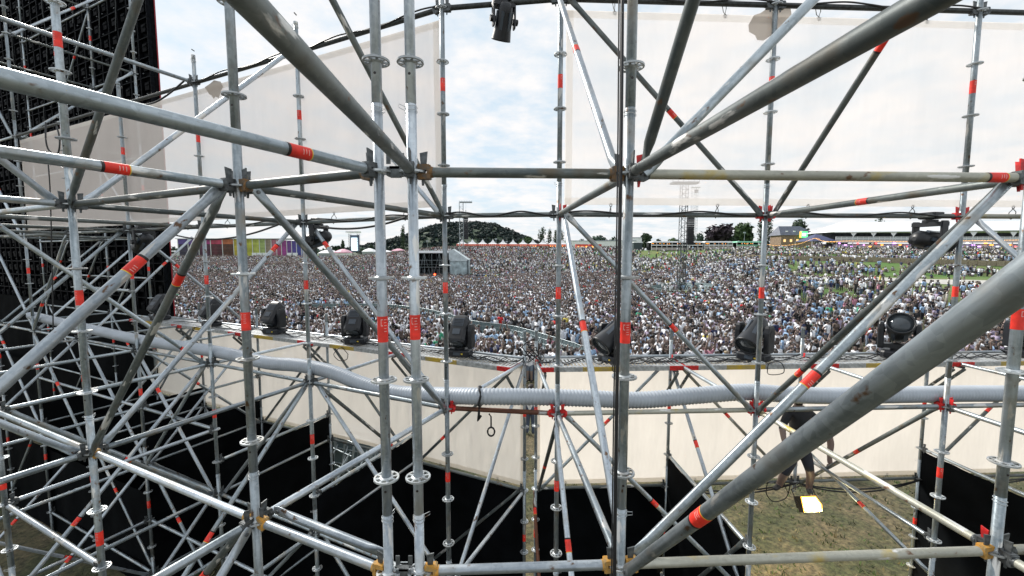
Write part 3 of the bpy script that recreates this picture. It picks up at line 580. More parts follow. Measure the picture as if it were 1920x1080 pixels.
b = MB(); b.box(axL @ Vector((-0.006, 0.14, Hh / 2)), (0.01, 0.025, Hh), mat('red_led_spill', (0.3, 0.01, 0.02), 0.5), axL); b.obj('led_spill_strip', led)  # LED light spilling past the wall edge, put in as red colour
mol([along(22, 0.35, 0), along(14, 0.35, 0), along(9, 0.35, 0), along(6, 0.35, 0), along(tE + 0.1, 0.35, 0)], -1.5, 'tall black drape hanging under the black video wall')
# ------------------------------------------------------------------ lamp deck
ALU = mat('deck_steel', (0.42, 0.44, 0.45), 0.5, 0.5, var=0.25, scale=20); YFA = mat('deck_yellow', (0.50, 0.34, 0.03), 0.6, col2=(0.36, 0.28, 0.10), scale=9)
ZD = H0 - 2.0 + 0.035
def deck(a, b_, side, lab):
    p, q = base(a), base(b_); x = (q - p).normalized(); n = Vector((-x.y, x.x, 0)); n = n if n.dot(vL if side == 'L' else vR) > 0 else -n
    Ln = (q - p).length - 0.03; o = thing('steel_deck_plank', lab, 'deck plank', (p.x, p.y, ZD - 0.067), 0, 'perforated deck planks in a row'); rot = Matrix((((x.x, n.x, 0)), ((x.y, n.y, 0)), ((0, 0, 1))))
    P = lambda u, v, z: rot @ Vector((u, v, z)); d0, d1_ = -0.47, 0.02
    bb = MB(); ns = int(Ln / 0.055)
    for i in range(ns): bb.box(P(0.03 + (i + 0.5) * Ln / ns, (d0 + d1_) / 2, 0.062), (0.030, d1_ - d0 - 0.02, 0.006), ALU, rot)
    for v in (d0 + 0.03, (d0 + d1_) / 2, d1_ - 0.03): bb.box(P(Ln / 2 + 0.015, v, 0.0655), (Ln, 0.045, 0.004), ALU, rot)
    bb.obj('perforated_top', o)
    bb = MB(); u = 0.015
    for f, m in ((0.09, REDP), (0.2, ALU), (0.28, YFA), (0.33, ALU), (0.10, REDP)):
        bb.box(P(u + f * Ln / 2, d0, 0.03), (f * Ln - 0.001, 0.012, 0.062), m, rot); bb.box(P(u + f * Ln / 2, d1_, 0.03), (f * Ln - 0.001, 0.012, 0.062), ALU, rot); u += f * Ln
    bb.obj('side_rail', o)
    bb = MB(); bb.box(P(0.05, (d0 + d1_) / 2, 0.02), (0.05, d1_ - d0 - 0.03, 0.04), REDP, rot); bb.box(P(Ln - 0.03, (d0 + d1_) / 2, 0.02), (0.05, d1_ - d0 - 0.03, 0.04), REDP, rot); bb.obj('end_cap', o)
    for uu in (0.08, Ln - 0.06): bb = MB(); bb.path([P(uu, 0, -0.028), P(uu, d0 + 0.03, -0.028), P(uu, d0 + 0.02, -0.05), P(uu, 0.0, -0.55)], 0.021, SD, 10); bb.obj('bracket', o)
for i in range(5): deck('L%d,2' % (i + 1), 'L%d,2' % i, 'L', '%s grey perforated deck plank left of the slim rear pair' % ORD[i + 1])
for i in range(4): deck('R%d,2' % i, 'R%d,2' % (i + 1), 'R', '%s grey perforated deck plank right of the slim rear pair' % ORD[i + 1])
for i in range(5): pass
def rail(a, b_, nn, lab):
    p, q = base(a) + nn, base(b_) + nn; p.z = q.z = ZD + 0.0; bb = MB(); bb.tube((0, 0, 0), (q - p), TR_, SB, 14); tag(bb.obj('edge_tube', None, p), lab, 'scaffold tube', 'horizontal scaffold tubes')
rail('L5,2', 'L0,2', vL * 0.09, 'long bright tube along the far edge of the lamp deck, left half'); rail('R0,2', 'R4,2', vR * 0.09, 'long bright tube along the far edge of the lamp deck, right half')
# ------------------------------------------------------------------ duct
def onplane(px, py, P, n): d = ray(px, py); return d * (P.dot(n) / d.dot(n))
DP = [(60, 592), (95, 600), (170, 617), (250, 635), (330, 648), (420, 662), (500, 680), (560, 685), (620, 697), (680, 720), (740, 736), (800, 740), (900, 743), (1000, 744), (1100, 747), (1200, 750), (1300, 742), (1400, 735), (1480, 740), (1560, 742), (1700, 740), (1800, 738), (1900, 738), (2000, 738)]
raw = [onplane(x, y, base('L1,1') + vL * 0.125, vL) if x < 900 else onplane(x, y, base('R1,1') + vR * 0.125, vR) for x, y in DP]
def spline(pts, n):
    out = []
    for i in range(len(pts) - 1):
        p0, p1, p2, p3 = pts[max(0, i - 1)], pts[i], pts[i + 1], pts[min(len(pts) - 1, i + 2)]
        for k in range(n):
            t = k / n; out.append(0.5 * ((2 * p1) + (p2 - p0) * t + (2 * p0 - 5 * p1 + 4 * p2 - p3) * t * t + (3 * p1 - p0 - 3 * p2 + p3) * t ** 3))
    out.append(pts[-1]); return out
def resample(pts, step):
    out = [pts[0]]; acc = 0
    for a, b_ in zip(pts, pts[1:]):
        d = (b_ - a).length; 
        while acc + d >= step:
            t = (step - acc) / d; a = a + (b_ - a) * t; out.append(a); d = (b_ - a).length; acc = 0
        acc += d
    return out
dp = resample(spline(raw, 24), 0.0125)
DUCT = mat('duct_skin', (0.40, 0.44, 0.49), 0.5, 0.15, var=0.10, scale=3)
b = MB(); b.path(dp, [0.090 if i % 3 == 0 else (0.084 if i % 3 == 1 else 0.079) for i in range(len(dp))], DUCT, 18)
tag(b.obj('corrugated_duct'), 'long silver corrugated duct snaking along behind the slim uprights', 'duct')
BK = MATS['black_paint']; RUB = mat('black_rubber', (0.012, 0.013, 0.015), 0.5)
def cable(pts, r, lab, name='cable', cat='cable', group=None, m=None, sub=8):
    b = MB(); b.path(spline([Vector(p) for p in pts], sub), r, m or RUB, 7); return tag(b.obj(name), lab, cat, group)
def vert(px0, px1, Y, r, lab):
    a, c = at(px0, -60, Y), at(px1, 1140, Y); cable([a, a.lerp(c, 0.3) + Vector((0.004, 0, 0)), a.lerp(c, 0.7), c], r, lab, group='black cables down the cabled upright')
vert(1161, 1146, 1.93, 0.0035, 'thin black cable hanging beside the cabled upright, left strand')
vert(1168, 1152, 1.95, 0.0068, 'thick black cable hanging in front of the cabled upright')
vert(1165, 1149, 1.96, 0.0035, 'thin black cable hanging just left of the thick black cable')
# strap round the duct
s0 = onplane(900, 743, base('R0,1') + vR * 0.11, vR); b = MB(); n = 18
b.path([s0 + Vector((0.012 * math.sin(k), 0.1 * math.cos(2 * PI * k / n), 0.1 * math.sin(2 * PI * k / n))) for k in range(n + 1)], 0.011, RUB, 6)
b.path([s0 + Vector((0, -0.1, -0.02)), s0 + Vector((0.0, -0.15, -0.12)), s0 + Vector((-0.01, -0.14, -0.2)), s0 + Vector((0.02, -0.14, -0.15))], 0.013, RUB, 6)
c0 = s0 + Vector((0.12, -0.14, -0.16)); b.path([s0 + Vector((0.1, -0.14, -0.13)), c0, c0 + Vector((0, 0, -0.11))], 0.008, RUB, 6)
b.path([c0 + Vector((0.035 * math.sin(2 * PI * k / 14), 0, -0.155 + 0.045 * math.cos(2 * PI * k / 14))) for k in range(15)], 0.009, RUB, 6)
tag(b.obj('lashing_strap'), 'black strap looped round the corrugated duct with its eye hanging down', 'strap')
random.seed(3)
def deckcable(pxa, pxb, side, lab, yo=0.0):
    P, n = (base('L1,2'), vL) if side == 'L' else (base('R1,2'), vR); k = max(6, int(abs(pxb - pxa) / 16)); pts = []
    for i in range(k + 1):
        px = pxa + (pxb - pxa) * i / k; v = -0.22 + yo + random.uniform(-0.17, 0.17); q = onplane(px, 680, P + n * v, n); q.z = ZD + 0.012 + max(0, random.gauss(0, 0.018)); pts.append(q)
    cable(pts, 0.0075, lab, group='cables lying along the lamp deck', sub=5)
for i, (a, c, s) in enumerate([(330, 980, 'L'), (380, 970, 'L'), (500, 690, 'L'), (640, 960, 'L'), (1010, 1900, 'R'), (1010, 1500, 'R'), (1180, 1500, 'R'), (1120, 1440, 'R'), (1500, 1910, 'R'), (1560, 1900, 'R'), (1150, 1420, 'R')]):
    deckcable(a, c, s, 'black cable trailing along the perforated lamp deck, %s of the slim rear pair' % ('left' if s == 'L' else 'right'))
def loops(px, py, w, side, n=3, h=0.16):
    P, nn = (base('L1,2'), vL) if side == 'L' else (base('R1,2'), vR); c = onplane(px, py, P - nn * 0.5, nn); pts = []
    for k in range(n * 8 + 1): a = k * PI / 4; pts.append(c + Vector((w * math.cos(a) * random.uniform(0.8, 1.2), -0.01 + 0.02 * random.random(), h * math.sin(a) * random.uniform(0.8, 1.1))))
    cable(pts, 0.006, 'loose loop of black cable drooping over the deck edge', group='cable loops drooping over the deck edge', sub=5)
loops(1455, 690, 0.14, 'R', 1, 0.11); loops(640, 665, 0.12, 'L', 1, 0.12); loops(1160, 690, 0.1, 'R', 1, 0.07); loops(372, 617, 0.12, 'L', 2, 0.06)
# bundle of cables at the slim rear pair and along the scrim foot
pp = base('L0,2') + Vector((0.08, 0.0, ZD + 0.05))
for k in range(5): cable([pp + Vector((random.uniform(-0.15, 0.2), random.uniform(-0.1, 0.1), random.uniform(-0.1, 0.25))) for q in range(6)], 0.008, 'tangled black cable at the top of the slim rear pair', group='tangled cables at the slim rear pair')
def sag(p, q, drop, r, lab, g): n = 6; cable([p.lerp(q, i / n) + Vector((0, 0, -drop * 4 * (i / n) * (1 - i / n))) for i in range(n + 1)], r, lab, group=g)
fo = -vR * 0.05
for (i, dr) in ((1, 0.10), (2, 0.13), (3, 0.06)):
    a, c = node('R%d,2' % i, -8) + fo, (node('R%d,2' % (i + 1), -8) + fo)
    for k in range(2): sag(a, c, dr + 0.05 * k, 0.012, 'black cable slung along the foot of the right scrim', 'black cables slung under the right scrim')
for l, a, c in ((0, 'L1,1', 'L0,1'), (0, 'L2,1', 'L1,1'), (0, 'L3,1', 'L2,1'), (4, 'L1,1', 'L0,1'), (4, 'L2,1', 'L1,1'), (0, 'L0,1', 'R0,1'), (0, 'R0,1', 'R1,1'), (0, 'R1,1', 'R2,1'), (4, 'R0,1', 'R1,1'), (4, 'R1,1', 'R2,1')):
    p, q = node(a, l), node(c, l); n = 9; pts = []
    for i in range(n + 1): pts.append(p.lerp(q, i / n) + Vector((0, -0.03, 0.022 * math.sin(i * 1.3 + l) + 0.01)))
    cable(pts, 0.008, 'cable taped on %s tube, %s to %s' % (LV[l], nm(a), nm(c)))
sag(at(318, 438, 6.6), at(520, 422, 5.3), 0.13, 0.012, 'black cable drooping under the scrim left of the lamp', 'drooping cables under the scrim')
sag(at(600, 425, 4.9), at(760, 408, 4.3), 0.06, 0.012, 'black cable drooping right of the hanging left lamp', 'drooping cables under the scrim')
cable([at(238, 190, 5.8), at(262, 196, 5.8), at(290, 192, 5.6), at(318, 175, 5.5), at(345, 152, 5.5)], 0.011, 'black cable bowing below the sloping top tube at left')
cable([at(86, 230, 5.6), at(86, 262, 5.5), at(92, 282, 5.5), at(108, 288, 5.5), at(112, 262, 5.5), at(106, 236, 5.6)], 0.009, 'black cable with plug dangling beside the far-left thick upright')
cable([at(88, 285, 5.5), at(94, 360, 5.5), at(98, 520, 5.5), at(100, 640, 5.5)], 0.007, 'long thin black cable hanging straight down at far left')
# ------------------------------------------------------------------ moving lights
PLA = mat('lamp_housing', (0.007, 0.009, 0.013), 0.42, 0.0, var=0.3, scale=10); LNS = mat('lamp_lens', (0.05, 0.06, 0.07), 0.08, 0.3); PLB = mat('lamp_panel', (0.05, 0.065, 0.085), 0.3)
def bevbox(bm, c, d, m, rot, k=0.25, top=0.85):
    """box with chamfered long edges, narrowing to the top"""
    rings = []
    for z, s in ((-0.5, 0.9), (-0.42, 1.0), (0.25, 1.0), (0.42, (1 + top) / 2), (0.5, top * 0.9)):
        hx, hy = d[0] / 2 * s, d[1] / 2 * s; ch = min(hx, hy) * k
        rings.append([Vector(c) + rot @ Vector((x, y, z * d[2])) for x, y in ((-hx + ch, -hy), (hx - ch, -hy), (hx, -hy + ch), (hx, hy - ch), (hx - ch, hy), (-hx + ch, hy), (-hx, hy - ch), (-hx, -hy + ch))])
    bm.loft(rings, m, True, False)
def moving_head(name, loc, yaw, tilt, bullet, lab, group, s=1.0, flip=False):
    aw, ad, ax = (0.035, 0.11, 0.185) if flip else (0.075, 0.20, 0.205)
    o = thing(name, lab, 'stage lamp', loc, yaw, group); o.scale = (s, s, s)
    if flip: o.rotation_euler = (PI, 0, yaw)
    I = Matrix.Identity(3); b = MB(); bevbox(b, (0, 0, 0.06), (0.40, 0.30, 0.12) if not flip else (0.24, 0.2, 0.1), PLA, I)
    for sx in (() if flip else (-1, 1)): b.path([(sx * 0.2, -0.1, 0.03), (sx * 0.25, -0.1, 0.07), (sx * 0.25, 0.1, 0.07), (sx * 0.2, 0.1, 0.03)], 0.012, PLA, 6)
    b.box((0.0, -0.152, 0.06), (0.12, 0.006, 0.05), PLB); b.box((0.09, -0.152, 0.06), (0.03, 0.008, 0.02), mat('amber_tag', (0.7, 0.5, 0.05), 0.5)); b.obj('base', o)
    b = MB(); b.tube((0, 0, 0.12), (0, 0, 0.16), 0.09, PLA, 20)
    b.box((0, 0, 0.185), (0.38, 0.16, 0.06), PLA)
    for sx in (-1, 1): bevbox(b, (sx * ax, 0, 0.34), (aw, ad, 0.40), PLA, I, 0.3, 0.75)
    b.obj('yoke', o)
    rot = Matrix.Rotation(tilt, 3, 'X'); c = Vector((0, 0, 0.42)); b = MB()
    M = Matrix.Translation(c) @ rot.to_4x4()
    if bullet:
        b.lathe([(0.03, -0.27), (0.085, -0.255), (0.115, -0.2), (0.125, -0.1), (0.135, 0.05), (0.155, 0.2), (0.165, 0.28), (0.168, 0.30), (0.150, 0.305), (0.145, 0.285)], PLA, 26, M)
        for q in range(6):
            a = q * PI / 3; b.box(M @ Vector((0.135 * math.cos(a), 0.135 * math.sin(a), 0.02)), (0.02, 0.05, 0.3), PLB, rot @ Matrix.Rotation(a, 3, 'Z'))
        hd = b.obj('lamp_head', o); b = MB(); b.lathe([(0.001, 0.292), (0.146, 0.288), (0.146, 0.28)], LNS, 26, M); b.obj('lens', hd)
    else:
        bevbox(b, c, (0.31, 0.27, 0.50), PLA, rot, 0.35, 0.8); b.box(M @ Vector((0, -0.131, 0.1)), (0.19, 0.012, 0.14), PLB, rot); b.box(M @ Vector((0, -0.134, -0.08)), (0.13, 0.012, 0.1), PLB, rot)
        for q in range(4): b.box(M @ Vector((0, -0.139, 0.055 + q * 0.03)), (0.16, 0.01, 0.008), PLA, rot)
        b.box(M @ Vector((0, 0, 0.235)), (0.18, 0.15, 0.05), PLB, rot)
        hd = b.obj('lamp_head', o); b = MB(); b.lathe([(0.001, -0.275), (0.105, -0.272), (0.115, -0.245)], LNS, 24, M); b.obj('lens', hd)
    for sx in (-1, 1): b = MB(); b.tube((sx * 0.155, 0, 0.42), (sx * 0.246, 0, 0.42), 0.05, PLA, 16); b.obj('pivot', o)
    return o
def ondeck(px, side):
    P, n = (base('L1,2'), vL) if side == 'L' else (base('R1,2'), vR); q = onplane(px, 660, P - n * 0.22, n); q.z = ZD + 0.005; return q
aL = math.atan2(uL.y, -uL.x) * -1
for px, lab in ((305, 'boxy black moving lamp on the deck in front of the black screen edge'), (400, 'boxy black moving lamp on the deck, second from the left'), (516, 'boxy black moving lamp on the deck just right of the thick left upright'), (668, 'boxy black moving lamp on the deck just left of the twin uprights'), (862, 'boxy black moving lamp on the deck just right of the twin-side slim upright')):
    moving_head('moving_light', ondeck(px, 'L'), aL + R({305: 8, 400: -6, 516: 10, 668: 25, 862: 12}[px]), R(-38), False, lab, 'boxy moving lamps on the deck', 0.92)
for px, yaw, tl, lab in ((1150, -62, 125, 'rounded black moving lamp on the deck behind the black cables'), (1413, -55, 128, 'rounded black moving lamp on the deck behind the right-centre slim upright, nose pointing down left'), (1683, -40, 60, 'rounded black moving lamp on the deck half hidden by the diagonal tubes'), (1925, -20, 40, 'rounded black moving lamp at the right end of the deck')):
    moving_head('moving_light', ondeck(px, 'R'), R(yaw), R(tl), True, lab, 'rounded moving lamps on the deck', 1.0)
# hanging lamps
def hanging(p, yaw, tilt, s, lab):
    moving_head('hanging_light', p, yaw, tilt, True, lab, 'lamps hanging under the tubes', s, True)
q = node('L0,1', 4).lerp(node('R0,1', 4), 0.53); q.z += 0.07; hanging(q + Vector((0.0, -0.02, 0)), R(20), R(32), 0.56, 'black stage lamp hanging from the top tube in the open gap')
q = node('L1,1', 0) + Vector((0.17, 0.03, 0.06)); hanging(q, R(70), R(75), 0.62, 'black lamp hanging at the lamp-bearing left upright below the scrim')
q = node('R2,1', 0) + Vector((-0.27, 0.05, 0.05)); hanging(q, R(-80), R(85), 0.70, 'black lamp lying sideways under the tube near the right slim upright')
q = node('L3,1', 0) + Vector((0.33, -0.1, 0.1)); hanging(q, R(60), R(60), 0.7, 'black lamp hanging at the corner of the black video wall')
# ------------------------------------------------------------------ people
SKINS = [(0.24, 0.175, 0.155), (0.18, 0.125, 0.105), (0.31, 0.235, 0.21), (0.08, 0.058, 0.05)]
HAIRS = [(0.012, 0.010, 0.010), (0.022, 0.015, 0.012), (0.06, 0.04, 0.028), (0.30, 0.24, 0.16)]
SHIRTS = [('white', (0.80, 0.82, 0.87), 20), ('black', (0.012, 0.013, 0.016), 13), ('cream', (0.62, 0.59, 0.55), 2), ('grey', (0.25, 0.26, 0.28), 3), ('navy', (0.02, 0.03, 0.09), 2), ('pink', (0.55, 0.25, 0.33), 1),
          ('red', (0.60, 0.03, 0.03), 1), ('pale blue', (0.30, 0.45, 0.65), 2), ('yellow', (0.65, 0.55, 0.12), 1), ('green', (0.05, 0.35, 0.20), 1), ('lilac', (0.36, 0.31, 0.42), 2), ('brown', (0.12, 0.09, 0.075), 1)]
PANTS = [(0.02, 0.022, 0.03), (0.07, 0.10, 0.17), (0.45, 0.42, 0.36), (0.015, 0.015, 0.018), (0.20, 0.25, 0.33)]
def skel(pose):
    """joint: (parent, position, (rx, ry), region of the bone that ends here)"""
    J = {'pel': (None, (0, 0, .93), (.15, .11), 'P'), 'wai': ('pel', (0, 0, 1.10), (.135, .095), 'S'), 'che': ('wai', (0, -.005, 1.32), (.165, .11), 'S'), 'clv': ('che', (0, 0, 1.44), (.11, .075), 'S'),
         'nek': ('clv', (0, -.01, 1.50), (.052, .052), 'K'), 'chi': ('nek', (0, -.035, 1.58), (.068, .085), 'K'), 'hea': ('chi', (0, -.015, 1.66), (.080, .098), 'H'), 'top': ('hea', (0, 0, 1.715), (.062, .075), 'H')}
    for s, n in ((-1, 'l'), (1, 'r')):
        J['hip' + n] = ('pel', (s * .095, 0, .86), (.095, .10), 'P'); J['kne' + n] = ('hip' + n, (s * .10, -.025, .49), (.062, .065), 'P'); J['ank' + n] = ('kne' + n, (s * .105, .02, .09), (.040, .045), 'L'); J['toe' + n] = ('ank' + n, (s * .12, -.13, .035), (.042, .032), 'B')
        J['sho' + n] = ('clv', (s * .175, 0, 1.41), (.062, .062), 'S')
        a = pose[0 if s < 0 else 1]
        E, Wr = {'down': ((.235, .02, 1.14), (.245, -.05, .90)), 'up': ((.25, -.10, 1.62), (.20, -.14, 1.90)), 'front': ((.22, -.10, 1.18), (.10, -.30, 1.28)), 'wide': ((.38, -.05, 1.50), (.52, -.12, 1.72)), 'hip': ((.33, .06, 1.20), (.17, -.02, 1.02)), 'cross': ((.22, -.05, 1.16), (-.02, -.17, 1.20))}[a]
        J['elb' + n] = ('sho' + n, (s * E[0], E[1], E[2]), (.045, .045), 'S'); J['wri' + n] = ('elb' + n, (s * Wr[0], Wr[1], Wr[2]), (.028, .032), 'K')
        d = (Vector(Wr) - Vector(E)).normalized() * .11; J['han' + n] = ('wri' + n, (s * (Wr[0] + d.x), Wr[1] + d.y, Wr[2] + d.z), (.026, .03), 'K')
    if len(pose) > 2 and pose[2] == 'sit':
        for k in list(J):
            par, p, r, g = J[k]; p = list(p)
            if k[:3] in ('kne',): p = [p[0] * 2.0, -.34, .34]
            elif k[:3] == 'ank': p = [p[0] * 1.6, -.58, .07]
            elif k[:3] == 'toe': p = [p[0] * 1.6, -.70, .05]
            else: p[2] -= .78
            J[k] = (par, tuple(p), r, g)
    if len(pose) > 2 and pose[2] == 'walk':
        for k, dy, dz in (('knel', -.16, .02), ('ankl', -.14, 0), ('toel', -.16, 0), ('kner', .06, 0), ('ankr', .30, .05), ('toer', .28, .0)):
            par, p, r, g = J[k]; J[k] = (par, (p[0], p[1] + dy, p[2] + dz), r, g)
    return J
def skin_mesh(J, sub=0):
    names = list(J); me = bpy.data.meshes.new('body'); me.from_pydata([J[k][1] for k in names], [(names.index(J[k][0]), i) for i, k in enumerate(names) if J[k][0]], [])
    o = bpy.data.objects.new('tmp', me); C.objects.link(o); md = o.modifiers.new('s', 'SKIN'); md.use_smooth_shade = True; md.branch_smoothing = 0.3
    sv = me.skin_vertices[0].data
    for i, k in enumerate(names): sv[i].radius = J[k][2]; sv[i].use_root = (k == 'pel')
    if sub: m2 = o.modifiers.new('u', 'SUBSURF'); m2.levels = sub; m2.render_levels = sub
    dg = bpy.context.evaluated_depsgraph_get(); dg.update(); ev = o.evaluated_get(dg); out = bpy.data.meshes.new_from_object(ev, depsgraph=dg)
    C.objects.unlink(o); bpy.data.objects.remove(o); bpy.data.meshes.remove(me); return out
def closest(p, a, b):
    ab = b - a; t = max(0, min(1, (p - a).dot(ab) / max(1e-9, ab.dot(ab)))); return (p - (a + ab * t)).length, t
def regions(me, J, short, longhair, sleeve=0.5):
    """material index per face: 0 shirt 1 trousers 2 skin 3 hair 4 shoes"""
    out = []; hz = Vector(J['hea'][1])
    for pl in me.polygons:
        c = pl.center; best = (9, None, 0)
        for k, (par, p, r, g) in J.items():
            if not par: continue
            d, t = closest(c, Vector(J[par][1]), Vector(p)); d -= (r[0] + r[1]) / 2 * 0.8
            if d < best[0]: best = (d, k, t)
        k, t = best[1], best[2]; g = J[k][3]
        if g == 'H' or k[:3] in ('chi', 'hea', 'top'):
            rel = c - hz; mi = 3 if (rel.z > 0.015 or (rel.y > -0.035 and rel.z > (-0.16 if longhair else -0.06))) else 2
        elif g == 'S': mi = 2 if (k[:3] == 'elb' and t > sleeve) else 0
        elif g == 'P': mi = 2 if (short and k[:3] == 'kne' and t > 0.75) else 1
        elif g == 'L': mi = 2 if short else 1
        elif g == 'B': mi = 4
        else: mi = 2
        if longhair and c.z > hz.z - 0.26 and c.z < hz.z and c.y > 0.03 and abs(c.x) < 0.11: mi = 3
        out.append(mi)
    me.polygons.foreach_set('material_index', out)
cloth_m = lambda n, c: mat('cloth_' + n, c, 0.85, var=0.15, scale=14)
SK = [mat('skin_%d' % i, c, 0.55) for i, c in enumerate(SKINS)]; HR = [mat('hair_%d' % i, c, 0.6) for i, c in enumerate(HAIRS)]
SM_ = {n: cloth_m(n, c) for n, c, w_ in SHIRTS}; PM = [mat('trousers_%d' % i, c, 0.85) for i, c in enumerate(PANTS)]; SHO = [mat('shoes_dark', (0.03, 0.03, 0.03), 0.6), mat('shoes_pale', (0.6, 0.6, 0.58), 0.6)]
POSES = [('arms down', ('down', 'down')), ('one arm raised', ('up', 'down')), ('both arms raised', ('up', 'up')), ('hands held in front', ('front', 'down')), ('one hand in front', ('front', 'down')), ('arms spread wide', ('wide', 'wide')), ('hand on hip', ('hip', 'down')), ('arms crossed', ('cross', 'cross'))]
SEAT = [('sitting', ('front', 'front', 'sit')), ('sitting', ('down', 'front', 'sit'))]
random.seed(21)
VAR = []; PROT = bpy.data.collections.new('crowd_prototypes')
bag = [n for n, c, w_ in SHIRTS for _ in range(w_)]
def variant(pose, lab, seat):
    J = skel(pose); sh_ = random.random() < 0.45; lh = random.random() < 0.5; me = skin_mesh(J); regions(me, J, sh_, lh, random.choice([0.45, 0.7, 1.1, 1.1])); return me
pv = []
for lab, p in POSES + SEAT:
    for q in range(2): pv.append((lab, variant(p, lab, 0)))
deal = bag[:]; random.shuffle(deal)
for rep in range(96):
    lab, me0 = pv[rep % 16] if rep < 72 else pv[16 + rep % 4]
    sh_ = deal[rep % len(deal)]; me = me0.copy(); me.name = 'person'
    for m in (SM_[sh_], random.choice(PM), random.choice(SK), random.choice(HR[:3] * 2 + HR), random.choice(SHO)): me.materials.append(m)
    o = bpy.data.objects.new('p%03d' % rep, me); PROT.objects.link(o); VAR.append((lab, sh_, me))
def dens(x, z):
    a = x / z; n = noise.noise(Vector((x * 0.07, z * 0.07, 3.1))); n2 = noise.noise(Vector((x * 0.25, z * 0.25, 8.1)))
    if z < 21: return 0
    if -4.6 < x - (-15.0 / 97) * 0 + 0 and False: return 0
    if a < 0.30: d = 2.1 if z < 106 else (1.0 + 1.2 * n if z < 122 else 1.3)
    else:
        k = min(1, (a - 0.30) / 0.5); d = (2.4 if z < 50 else 2.2 - 1.3 * sm(50, 78, z)) * (1 - 0.62 * k * sm(25, 60, z) - 0.25 * k)
        if z < 78 and k > 0.3: d += (n + 0.7 * n2) * 1.6 * k
        if z >= 78: d = (1.7 - 0.9 * k) * max(0, min(1.7, 4 * n2 + 2.2 * n + 1.45 - .9 * k)) + .16
        if z > 114: d = (0.8 + 0.5 * n2) if z < 128 else 0.3
        if a > 0.85 and z < 60: d *= 0.75
    if z > 142 and a > 0.05: d *= 0.5
    return d
# fences, towers and paths keep people off
KEEP = []   # (x, y, radius)
def blocked(x, y):
    for kx, ky, r in KEEP:
        if abs(x - kx) < r and abs(y - ky) < r and (x - kx) ** 2 + (y - ky) ** 2 < r * r: return True
    return False
# ------------------------------------------------------------------ crowd barriers
BAR = mat('barrier_alu', (0.36, 0.42, 0.45), 0.4, 0.4, var=0.2, scale=8)
def barrier_mesh():
    b = MB(); W2 = 0.6; Hb = 1.2
    for x in (-W2, W2): b.tube((x, 0, 0.02), (x, 0.05, Hb), 0.03, BAR, 6)
    b.tube((-W2, 0.05, Hb), (W2, 0.05, Hb), 0.024, BAR, 6); b.tube((-W2, 0.02, 0.45), (W2, 0.02, 0.45), 0.02, BAR, 6); b.tube((-W2, 0.035, 0.85), (W2, 0.035, 0.85), 0.02, BAR, 6)
    for k in range(1, 3): x = -W2 + k * 0.4; b.tube((x, 0, 0.04), (x, 0.05, Hb), 0.018, BAR, 6)
    b.box((0, -0.3, 0.02), (1.18, 0.7, 0.012), BAR)
    for x in (-0.5, 0.5): b.tube((x, -0.6, 0.04), (x, 0.03, 0.95), 0.02, BAR, 6)
    return b.mesh('crowd_barrier')
ME_BAR = barrier_mesh(); PLATE = mat('barrier_sheet', (0.16, 0.22, 0.24), 0.5, 0.2)
def sheetm():
    b = MB(); b.box((0, 0.035, 0.62), (1.16, 0.006, 1.1), PLATE, Matrix.Rotation(-0.04, 3, 'X')); return b.mesh('infill_sheet')
ME_SH = sheetm()
def barriers(pts, lab, grp, sheet=True):
    P = [gp(x, y) for x, y in pts]; P = resample(spline(P, 10), 1.22)
    for a, c in zip(P, P[1:]):
        m_ = (a + c) / 2; d = c - a; o = link('crowd_barrier', ME_BAR, None, (m_.x, m_.y, H(m_.x, m_.y))); o.rotation_euler = (0, 0, math.atan2(d.y, d.x)); tag(o, lab, 'barrier', grp); KEEP.append((m_.x, m_.y, 0.75)); KEEP.append((m_.x * .965, m_.y * .965, 1.0)); KEEP.append((m_.x * .93, m_.y * .93, 0.9))
        if sheet: link('infill_sheet', ME_SH, o)
barriers([(560, 592), (640, 590), (720, 590), (790, 600), (840, 612), (885, 627), (960, 640), (1037, 664), (1075, 679), (1112, 696)], 'silver barrier section in the long fence running down to the deck centre', 'barrier sections in front of the crowd')
barriers([(880, 529), (905, 528), (935, 526), (955, 522)], 'silver barrier section beside the grey control tent', 'barrier sections beside the control tent')
barriers([(1218, 551), (1240, 546), (1270, 543), (1305, 544), (1336, 548)], 'silver barrier section round the delay tower foot', 'barrier sections round the delay tower')
barriers([(1225, 553), (1260, 560), (1300, 560), (1336, 552)], 'silver barrier section round the delay tower foot', 'barrier sections round the delay tower', False)
for k in range(7):
    q = gp(628 + k * 9, 905 - (k % 3) * 14); o = link('crowd_barrier', ME_BAR, None, (q.x, q.y, q.z)); o.rotation_euler = (random.uniform(-.25, -.1), 0, R(-35 + k * 5)); tag(o, 'spare silver barrier stacked outside, seen through the window between black drapes', 'barrier', 'spare barriers behind the drape window'); link('infill_sheet', ME_SH, o) if k % 2 else None
